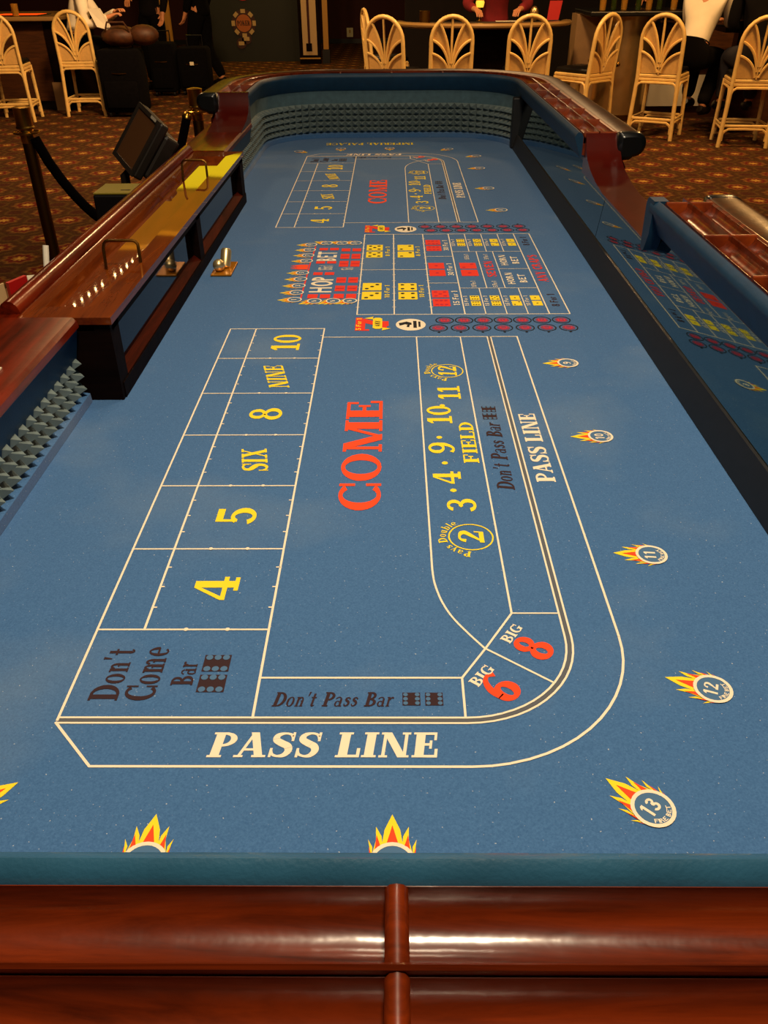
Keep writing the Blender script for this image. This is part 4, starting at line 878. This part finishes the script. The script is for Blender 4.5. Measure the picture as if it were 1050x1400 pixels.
c = MB(); c.ball((1.46, 9.80, 1.007), .07, 16, (.62, .5, 1), None); lbl(c, 'rounded_dish', M['steel'], 'grey oval dish standing on edge on the card table', 'dish', smooth=True)
mn = thing('menu_stand', 'small menu stand with a red picture on the card table', 'menu stand', (1.78, 9.7, .945))
c = MB(); c.rbox(1.58, 1.72, 9.74, 9.84, .9365, .953, .004); wpart(c, 'foot', M['black'], mn)
c = MB(); c.add([(1.59, 9.78, .952), (1.71, 9.79, .952), (1.74, 9.81, 1.12), (1.61, 9.80, 1.12), (1.59, 9.787, .952), (1.71, 9.797, .952), (1.74, 9.817, 1.12), (1.61, 9.807, 1.12)], [(0, 1, 2, 3), (7, 6, 5, 4), (0, 4, 5, 1), (1, 5, 6, 2), (2, 6, 7, 3), (3, 7, 4, 0)]); wpart(c, 'picture_card', M['redcard'], mn)
c = MB(); c.rbox(1.05, 1.32, 9.56, 9.66, .952, .956, .001); lbl(c, 'playing_card_sheet', M['offwhite'], 'pale card sheet lying by the red sleeves on the card table', 'card')

# ------------------------------------------------------------------ bars left and right
lb = thing('left_bar', 'brown bar with a glowing red top behind the left stools', 'bar', (-4.9, 11.4, 0))
wpart(MB().box(-7.5, -3.98, 10.95, 12.2, .10, .93), 'front', M['barwood'], lb); wpart(MB().box(-7.5, -4.0, 11.0, 12.2, 0, .10), 'kick_board', M['black'], lb)
wpart(MB().rbox(-7.5, -3.80, 10.80, 12.3, .93, .975, .012), 'counter_top', M['tabletop'], lb)
wpart(MB().box(-4.02, -3.84, 10.93, 12.2, 0, .93), 'end_panel', M['darkwood'], lb); wpart(MB().box(-4.04, -3.90, 10.915, 10.94, 0, .30), 'corner_plate', M['beige'], lb)
for i, x in enumerate((-4.32, -5.0)):
    g_ = thing('game_screen', ['glowing red game screen set in the left bar top by the white shirt', 'glowing red game screen at the far left of the bar'][i], 'screen', (x, 11.1, .976))
    wpart(MB().rbox(x-.30, x+.28, 10.95, 11.35, .976, .985, .003), 'frame', M['black'], g_); wpart(MB().box(x-.26, x+.24, 10.98, 11.31, .985, .988), 'display', M['screenred'], g_)
c = MB(); c.lathe([(.03, .976), (.036, .98), (.04, 1.10), (.037, 1.10), (.033, .99), (0, .988)], 16, Matrix.Translation((-4.28, 10.88, 0))); lbl(c, 'drinking_glass', M['glassware'], 'amber drinking glass on the left bar', 'glass', smooth=True)

rb = thing('right_bar', 'dark topped bar with a brushed metal column behind the right stools', 'bar', (3.2, 10.3, 0))
wpart(MB().rbox(2.0, 3.0, 9.62, 10.5, .985, 1.03, .01), 'counter_top', M['black'], rb)
wpart(MB().lathe([(.29, 0), (.29, .985)], 36, Matrix.Translation((2.50, 10.1, 0))), 'column', M['steel'], rb, smooth=True)
wpart(MB().lathe([(.30, 0), (.30, .06)], 36, Matrix.Translation((2.50, 10.1, 0))), 'column_plinth', M['darkbrass'], rb, smooth=True)
wpart(MB().box(1.98, 2.25, 10.2, 10.5, .16, .985), 'side_panel', M['beige'], rb); wpart(MB().box(1.98, 3.0, 10.25, 10.5, 0, .16), 'kick_board', M['black'], rb)
wpart(MB().box(2.75, 3.45, 10.0, 10.3, .12, .42), 'pale_panel', M['offwhite'], rb)
wpart(MB().box(2.75, 6.0, 10.05, 10.6, .0, .90), 'front', M['barwood'], rb)
wpart(MB().prism([(3.42, 9.35), (6, 8.9), (6, 9.6), (3.50, 9.7)], .04, .86), 'return_front', M['barwood'], rb)
wpart(MB().prism([(3.25, 9.25), (6, 8.75), (6, 9.8), (3.30, 9.8)], .86, .90), 'return_top', M['black'], rb)
rope((2.05, 9.72, .60), (2.38, 9.70, .56), .03, 'dark rope strung across the metal column')
for i in range(7):
    x = 2.15+.12*i; h = (.16, .22, .14, .24, .15, .2, .13)[i]
    c = MB(); c.lathe([(.0, 0), (.026, .002), (.028, .01), (.028, h*.6), (.011, h*.78), (.011, h), (0, h+.001)] if i % 2 else [(0, 0), (.03, .002), (.036, h), (.032, h), (.027, .01), (0, .009)], 14, Matrix.Translation((x, 9.80+.05*(i % 3), 1.0305)))
    lbl(c, 'bottle' if i % 2 else 'drinking_glass', M['bottle'] if i % 2 else M['glassware'], ('first', 'first', 'second', 'second', 'third', 'third', 'last')[i]+(' dark bottle' if i % 2 else ' amber glass')+' from the left on the right bar', 'bottle' if i % 2 else 'glass', 'bottles on the right bar' if i % 2 else 'glasses on the right bar', smooth=True)
for i in range(2):
    x = 3.56+.13*i; c = MB(); c.lathe([(0, 0), (.034, .002), (.04, .085), (.036, .085), (.03, .01), (0, .009)], 16, Matrix.Translation((x, 9.45, .9005)))
    lbl(c, 'glass_bowl', M['glassware'], ['amber glass bowl by the elbow of the person in white', 'amber glass bowl right of the other one on the lower counter'][i], 'bowl', 'glass bowls on the lower counter', smooth=True)

# ------------------------------------------------------------------ back of the hall
bd = thing('poker_board', 'dark standing board with a round poker chip emblem', 'sign board', (-2.4, 16.95, 0))
wpart(MB().box(-3.2, -1.58, 16.9, 17.0, 0, 2.2), 'panel', M['board'], bd)
def em(mb, name, m): return wpart(mb, name, m, bd)
ex, ez = -2.62, .60; TT = Matrix(((1, 0, 0, ex), (0, 0, -1, 16.9), (0, 1, 0, ez), (0, 0, 0, 1)))
c = MB(); c.lathe([(0, 0), (.21, 0), (.21, .012), (0, .012)], 32, TT); em(c, 'chip_ring', M['chipdark'])
c = MB(); c.lathe([(0, .012), (.135, .012), (.135, .018), (0, .018)], 32, TT); em(c, 'chip_face', M['chiporange'])
for i in range(8):
    a = math.pi/2+i*math.pi/4; c = MB(); c.box(-.04, .04, -.03, .03, .010, .022, TT @ Matrix.Rotation(a-math.pi/2, 4, 'Z') @ Matrix.Translation((0, .185, 0))); em(c, 'chip_notch', M['chipcream'])
for dx, dz in ((.03, -.24), (-.07, -.31)):
    c = MB(); c.lathe([(0, 0), (.085, 0), (.085, .02), (0, .02)], 24, TT @ Matrix.Translation((dx, dz, .001))); em(c, 'small_chip', M['chipdark'])
    c = MB(); c.box(-.05, .05, -.03, .03, .02, .024, TT @ Matrix.Translation((dx, dz, .002))); em(c, 'chip_notch', M['chipcream'])
c = MB(); 
def wtext(mb, s, x0, z0, L, h, y):
    m2 = MB(); text(m2, s, (x0, z0), L, h, 0, 'x', sans=False)
    mb.add([(vx, y-vz, vy) for vx, vy, vz in m2.v], m2.f)
wtext(c, 'POKER', ex-.115, ez-.035, .23, .075, 16.880); em(c, 'poker_lettering', M['ink'])
c = MB(); c.lathe([(0, 0), (.18, 0), (.18, .012), (0, .012)], 32, TT @ Matrix.Translation((.02, .52, 0))); em(c, 'red_emblem', M['redcard'])
pf = thing('poster_frame', 'tall framed poster with a dark centre strip on the back wall', 'poster', (-1.42, 16.4, 0))
wpart(MB().box(-1.60, -1.24, 16.35, 16.5, .0, 2.0), 'casing', M['darkwood'], pf); wpart(MB().box(-1.54, -1.29, 16.335, 16.35, .14, 1.9), 'poster_sheet', M['creamcard'], pf)
wpart(MB().box(-1.445, -1.405, 16.325, 16.335, .28, 1.9), 'dark_strip', M['maroon'], pf); wpart(MB().box(-1.48, -1.38, 16.32, 16.325, .20, .32), 'dark_block', M['darkwood'], pf); wpart(MB().box(-1.60, -1.24, 16.33, 16.35, .08, .10), 'lower_trim', M['gold'], pf)
c = MB(); c.box(-1.19, -1.10, 16.45, 16.55, .22, 2.2); lbl(c, 'gold_post', M['gold'], 'narrow golden post right of the tall poster', 'post'); 
c = MB(); c.box(-1.21, -1.08, 16.42, 16.6, 0, .219); lbl(c, 'post_foot', M['black'], 'black foot under the narrow golden post', 'post foot')
ol = thing('wall_outlet', 'cream outlet plate low on the maroon back wall', 'outlet', (-.92, 20.99, .15)); wpart(MB().rbox(-.99, -.85, 20.975, 20.998, .12, .30, .005), 'plate', M['offwhite'], ol); wpart(MB().box(-.935, -.905, 20.972, 20.976, .2, .26), 'socket', M['gold'], ol)
c = MB()
for x in (-2.02, -1.90): c.box(x, x+.06, 15.0, 15.06, 0, 2.2)
pf2 = thing('door_frame', 'amber wooden frame behind the suitcases', 'frame', (-3.75, 15.0, 0))
for x in (-3.84, -3.62): wpart(MB().box(x, x+.13, 15.0, 15.08, 0, 2.2), 'upright', M['gold'], pf2)
wpart(MB().box(-3.84, -3.49, 15.0, 15.08, 2.2, 2.3), 'head', M['gold'], pf2)

# ------------------------------------------------------------------ luggage
def suitcase(x0, x1, y0, y1, h, label, rz=0):
    t = thing('suitcase', label, 'suitcase', ((x0+x1)/2, (y0+y1)/2, 0), rz, 'black rolling suitcases'); w, d = (x1-x0)/2, (y1-y0)/2
    MB().rbox(-w, w, -d, d, .05, h, .04).build('shell', M['blackmat'], t, smooth=True)
    MB().rbox(-w*.8, w*.8, -d-.03, -d+.005, .10, h*.55, .02).build('front_pocket', M['blackmat'], t, smooth=True)
    MB().tube([(-.08, -d-.004, h*.66), (0, -d-.012, h*.655), (.08, -d-.004, h*.66)], .006, 6).build('zip', M['darkbrass'], t)
    MB().tube([(-w*.5, d-.04, h-.01), (-w*.5, d-.04, h+.12), (w*.5, d-.04, h+.12), (w*.5, d-.04, h-.01)], .01, 8).build('handle', M['black'], t, smooth=True)
    for sx in (-1, 1):
        for sy in (-1, 1): MB().lathe([(.03, -.012), (.03, .012)], 14, Matrix.Translation((sx*w*.75, sy*d*.7, .03)) @ Matrix.Rotation(math.pi/2, 4, 'Y')).build('wheel', M['black'], t, smooth=True)
    return t
suitcase(-3.27, -2.80, 10.28, 10.60, .68, 'large black suitcase with a brown bag on top, right of the left stool')
suitcase(-3.16, -2.84, 12.1, 12.45, .62, 'black suitcase standing behind the large one')
o = suitcase(-2.82, -2.42, 12.2, 12.55, .56, 'black suitcase with a small white tag nearest the poker board')
MB().box(-.02, .03, -.215, -.206, .36, .40).build('luggage_tag', M['offwhite'], o)
bg = thing('duffel_bag', 'brown leather bag lying on the large black suitcase', 'bag', (-3.0, 10.44, .70))
c = MB(); c.ball((0, 0, .10), .2, 20, (1.05, .8, .52)); c.ball((.26, 0, .11), .17, 18, (1.0, .8, .6)); c.build('body', M['brownleather'], bg, smooth=True)
MB().tube([(-.12, -.12, .16), (-.08, -.16, .24), (.10, -.16, .24), (.14, -.12, .16)], .01, 8).build('strap', M['brownleather'], bg, smooth=True)
wb = thing('white_bag', 'white paper bag held above the brown leather bag', 'bag', (-3.19, 10.40, .905)); c = MB(); c.add([(-.10, -.03, .16), (.02, -.03, .16), (.12, -.05, -.05), (-.02, -.06, -.01), (-.10, .03, .16), (.02, .03, .16), (.12, .05, -.05), (-.02, .05, -.01)], [(0, 3, 2, 1), (4, 5, 6, 7), (0, 1, 5, 4), (1, 2, 6, 5), (2, 3, 7, 6), (3, 0, 4, 7)]); c.build('bag', M['white'], wb)

# ------------------------------------------------------------------ people
def skin_mesh(name, nodes, edges, mats, parent, sub=2):
    me = bpy.data.meshes.new(name); keys = list(nodes); me.from_pydata([nodes[k][0] for k in keys], [(keys.index(a), keys.index(b)) for a, b in edges], [])
    o = bpy.data.objects.new(name, me); COL.objects.link(o); md = o.modifiers.new('skin', 'SKIN'); md.use_smooth_shade = True
    for i, k in enumerate(keys):
        r = nodes[k][1]; me.skin_vertices[0].data[i].radius = r if isinstance(r, tuple) else (r, r)
    me.skin_vertices[0].data[0].use_root = True
    sb = o.modifiers.new('smooth', 'SUBSURF'); sb.levels = sb.render_levels = sub
    dg = bpy.context.evaluated_depsgraph_get(); m2 = bpy.data.meshes.new_from_object(o.evaluated_get(dg)); m2.name = name
    o.modifiers.clear(); o.data = m2; m2.materials.clear(); m2.materials.append(mats); m2.polygons.foreach_set('use_smooth', [True]*len(m2.polygons))
    o.parent = parent; return o
def person(label, loc, rz, J, shirt, trousers, sleeves=True, hem=False):
    """J: joints in the person's own frame, facing +y"""
    t = thing('person', label, 'person', loc, rz)
    V = lambda k: Vector(J[k])
    nodes = {}; edges = []
    def nd(k, p, r): nodes[k] = (tuple(p), r)
    nd('pelvis', V('pelvis'), (.135, .11)); nd('belt', V('pelvis').lerp(V('chest'), .28), (.128, .10)); nd('waist', V('pelvis').lerp(V('chest'), .6), (.12, .095)); nd('chest', V('chest'), (.145, .11)); nd('neck', V('neck'), .055); nd('jaw', V('neck').lerp(V('head'), .5)+Vector((0, .01, 0)), .07); nd('head', V('head'), (.082, .098)); nd('crown', V('head')+Vector((0, -.01, .09)), .06)
    edges += [('pelvis', 'belt'), ('belt', 'waist'), ('waist', 'chest'), ('chest', 'neck'), ('neck', 'jaw'), ('jaw', 'head'), ('head', 'crown')]
    for s in 'lr':
        nd('sh'+s, V('sh'+s), .06); nd('el'+s, V('el'+s), .042); nd('wr'+s, V('wr'+s), .028)
        edges += [('chest', 'sh'+s), ('sh'+s, 'el'+s), ('el'+s, 'wr'+s)]
        d = (V('wr'+s)-V('el'+s)).normalized(); sd = d.cross(Vector((0, 0, 1))); sd = sd.normalized() if sd.length > .1 else Vector((1, 0, 0)); dn = Vector((0, 0, -1)) if abs(d.z) < .8 else Vector((0, 1, 0))
        pm = V('wr'+s)+d*.075; nd('palm'+s, pm, (.036, .018)); edges.append(('wr'+s, 'palm'+s))
        for k, (o_, L) in enumerate(((-.028, .062), (-.009, .075), (.010, .072), (.028, .055))):
            a = pm+d*.02+sd*o_; b = a+d*L*.55+dn*.012; c_ = b+d*L*.3+dn*.03
            nd(f'f{k}a{s}', a, .009); nd(f'f{k}b{s}', b, .009); nd(f'f{k}c{s}', c_, .008); edges += [('palm'+s, f'f{k}a{s}'), (f'f{k}a{s}', f'f{k}b{s}'), (f'f{k}b{s}', f'f{k}c{s}')]
        sg = 1 if s == 'l' else -1
        a = V('wr'+s)+d*.035+sd*.034*sg; b = a+d*.035+sd*.022*sg+dn*.01; nd('ta'+s, a, .011); nd('tb'+s, b, .009); edges += [('wr'+s, 'ta'+s), ('ta'+s, 'tb'+s)]
        nd('hip'+s, V('hip'+s), .085); nd('kn'+s, V('kn'+s), .058); nd('an'+s, V('an'+s), .04); nd('toe'+s, V('toe'+s), (.035, .03))
        edges += [('pelvis', 'hip'+s), ('hip'+s, 'kn'+s), ('kn'+s, 'an'+s), ('an'+s, 'toe'+s)]
    skin_mesh('body', nodes, edges, M['skin'], t)
    G = lambda ks, g: {k: (nodes[k][0], tuple(x+g for x in nodes[k][1]) if isinstance(nodes[k][1], tuple) else nodes[k][1]+g) for k in ks}
    sk = ['belt', 'waist', 'chest']+[a+s for s in 'lr' for a in (('sh', 'el', 'wr') if sleeves else ('sh', 'el'))]
    sn = G(sk, .017); se = [e for e in edges if e[0] in sk and e[1] in sk]
    if hem: sn = {'hem': (tuple(V('pelvis')-Vector((0, 0, .10))), (.175, .15)), 'hip': (nodes['pelvis'][0], (.17, .145)), **sn}; se = [('hem', 'hip'), ('hip', 'belt')]+se
    else: sn = {'tuck': (tuple(V('pelvis').lerp(V('chest'), .08)), (.118, .092)), **sn}; se = [('tuck', 'belt')]+se
    skin_mesh('shirt', sn, se, shirt, t)
    tk = ['belt', 'pelvis']+[a+s for s in 'lr' for a in ('hip', 'kn', 'an')]
    skin_mesh('trousers', G(tk, .028), [e for e in edges if e[0] in tk and e[1] in tk], trousers, t)
    for s in 'lr':
        a, b = V('an'+s), V('toe'+s); c = MB(); c.tube([a+(a-b)*.25+Vector((0, 0, -.03)), a+Vector((0, 0, -.035)), a.lerp(b, .5)+Vector((0, 0, -.015)), b, b+(b-a)*.25], [.03, .048, .05, .045, .02], 12); c.build('shoe', M['shoe'], t, smooth=True)
    h = V('head'); c = MB(); c.ball((h.x, h.y-.022, h.z+.05), .104, 16, (.9, 1.0, .88)); c.build('hair', M['hair'], t, smooth=True)
    for sx in (-1, 1): MB().ball((h.x+sx*.033, h.y+.088, h.z+.012), .012, 10).build('eye', M['offwhite'], t, smooth=True)
    MB().tube([(h.x, h.y+.088, h.z+.02), (h.x, h.y+.112, h.z-.022), (h.x, h.y+.092, h.z-.03)], [.008, .014, .008], 8).build('nose', M['skin'], t, smooth=True)
    return t
def seated(hip=.62, lean=.12, **kw):
    J = dict(pelvis=(0, 0, hip), chest=(0, lean*.8, hip+.40), neck=(0, lean, hip+.60), head=(0, lean+.05, hip+.78),
        shl=(-.19, lean*.9, hip+.51), shr=(.19, lean*.9, hip+.51), ell=(-.25, lean+.16, hip+.24), elr=(.25, lean+.16, hip+.24), wrl=(-.16, lean+.40, hip+.32), wrr=(.16, lean+.40, hip+.32),
        hipl=(-.10, .06, hip-.02), hipr=(.10, .06, hip-.02), knl=(-.13, .44, hip-.02), knr=(.13, .44, hip-.02), anl=(-.13, .40, hip-.42), anr=(.13, .40, hip-.42), toel=(-.14, .54, hip-.47), toer=(.14, .54, hip-.47))
    J.update(kw); return J
def standing(**kw):
    J = dict(pelvis=(0, 0, .95), chest=(0, .01, 1.30), neck=(0, .02, 1.50), head=(0, .05, 1.64), shl=(-.19, 0, 1.42), shr=(.19, 0, 1.42), ell=(-.25, -.02, 1.14), elr=(.25, -.02, 1.14), wrl=(-.24, .08, .92), wrr=(.24, .08, .92),
        hipl=(-.10, 0, .90), hipr=(.10, 0, .90), knl=(-.11, .02, .50), knr=(.11, .02, .50), anl=(-.11, -.02, .09), anr=(.11, -.02, .09), toel=(-.13, .13, .045), toer=(.13, .13, .045))
    J.update(kw); return J
# at the left bar, white shirt, turned to the luggage
person('person in a white shirt at the left bar reaching over the bags', (-3.60, 10.68, 0), -1.25, seated(.715, .16, wrl=(.16, .50, 1.02), ell=(-.14, .34, .92), wrr=(.34, .40, .98), elr=(.32, .16, .90)), M['white'], M['darkcloth'])
person('person in dark clothes standing behind the suitcases, one hand visible', (-3.25, 12.9, 0), 2.8, standing(elr=(.26, .02, 1.18), wrr=(.18, .2, 1.10)), M['darkcloth'], M['blackmat'], hem=True)
person('person in black walking past left of the poker board', (-2.62, 13.1, 0), 1.2, standing(knl=(-.11, .12, .5), anl=(-.11, .18, .09), toel=(-.11, .32, .05), anr=(.11, -.2, .12), toer=(.12, -.06, .045)), M['blackmat'], M['blackmat'], hem=True)
person('dealer in a dark red shirt leaning on the card table', (1.12, 10.40, 0), math.pi, standing(pelvis=(0, 0, .93), chest=(0, .12, 1.24), neck=(0, .18, 1.43), head=(0, .25, 1.56), shl=(-.2, .15, 1.34), shr=(.2, .15, 1.34), ell=(-.33, .25, 1.08), elr=(.33, .25, 1.08), wrl=(-.22, .45, 1.045), wrr=(.26, .44, 1.045)), M['redshirt'], M['blackmat'], hem=True)
person('person in a white shirt and black trousers on a stool, elbows on the bar', (2.86, 8.98, 0), -.72, seated(.69, .24, wrl=(-.10, .62, .96), wrr=(.08, .55, .96), ell=(-.26, .40, .95), elr=(.20, .33, .95), anr=(.12, .20, .24), toer=(.13, .33, .20)), M['white'], M['trouser'])
person('person in dark clothes on the stool at the right edge', (3.33, 8.56, 0), -.1, seated(.715, .18, wrl=(.08, .34, .94), ell=(-.22, .18, .93)), M['darkcloth'], M['jeans'])
person('bartender in black behind the right bar reaching over the glasses', (3.25, 10.95, 0), 2.9, standing(wrr=(.40, .42, 1.1), elr=(.34, .18, 1.12)), M['blackmat'], M['blackmat'], hem=True)

# ------------------------------------------------------------------ lights of the hall (above the picture)
bs = MB()
for i in range(15): bs.ball((-3.42+.024*i, 8.1+.17*i, 3.30), .0105, 8)
o = bs.build('bulb_string', M['bulb']); tag(o, 'string of small warm bulbs hung under the ceiling', 'string light')
o = MB().box(-4.3, -1.6, 11.2, 14.4, 3.44, 3.5).build('cove_light', M['cove']); tag(o, 'dim amber cove panel in the ceiling over the left bar', 'ceiling light')
o = MB().box(-4.0, -1.8, 14.9, 16.6, 3.44, 3.5).build('cove_light', M['covehot']); tag(o, 'bright yellow cove panel in the ceiling over the back hall', 'ceiling light')
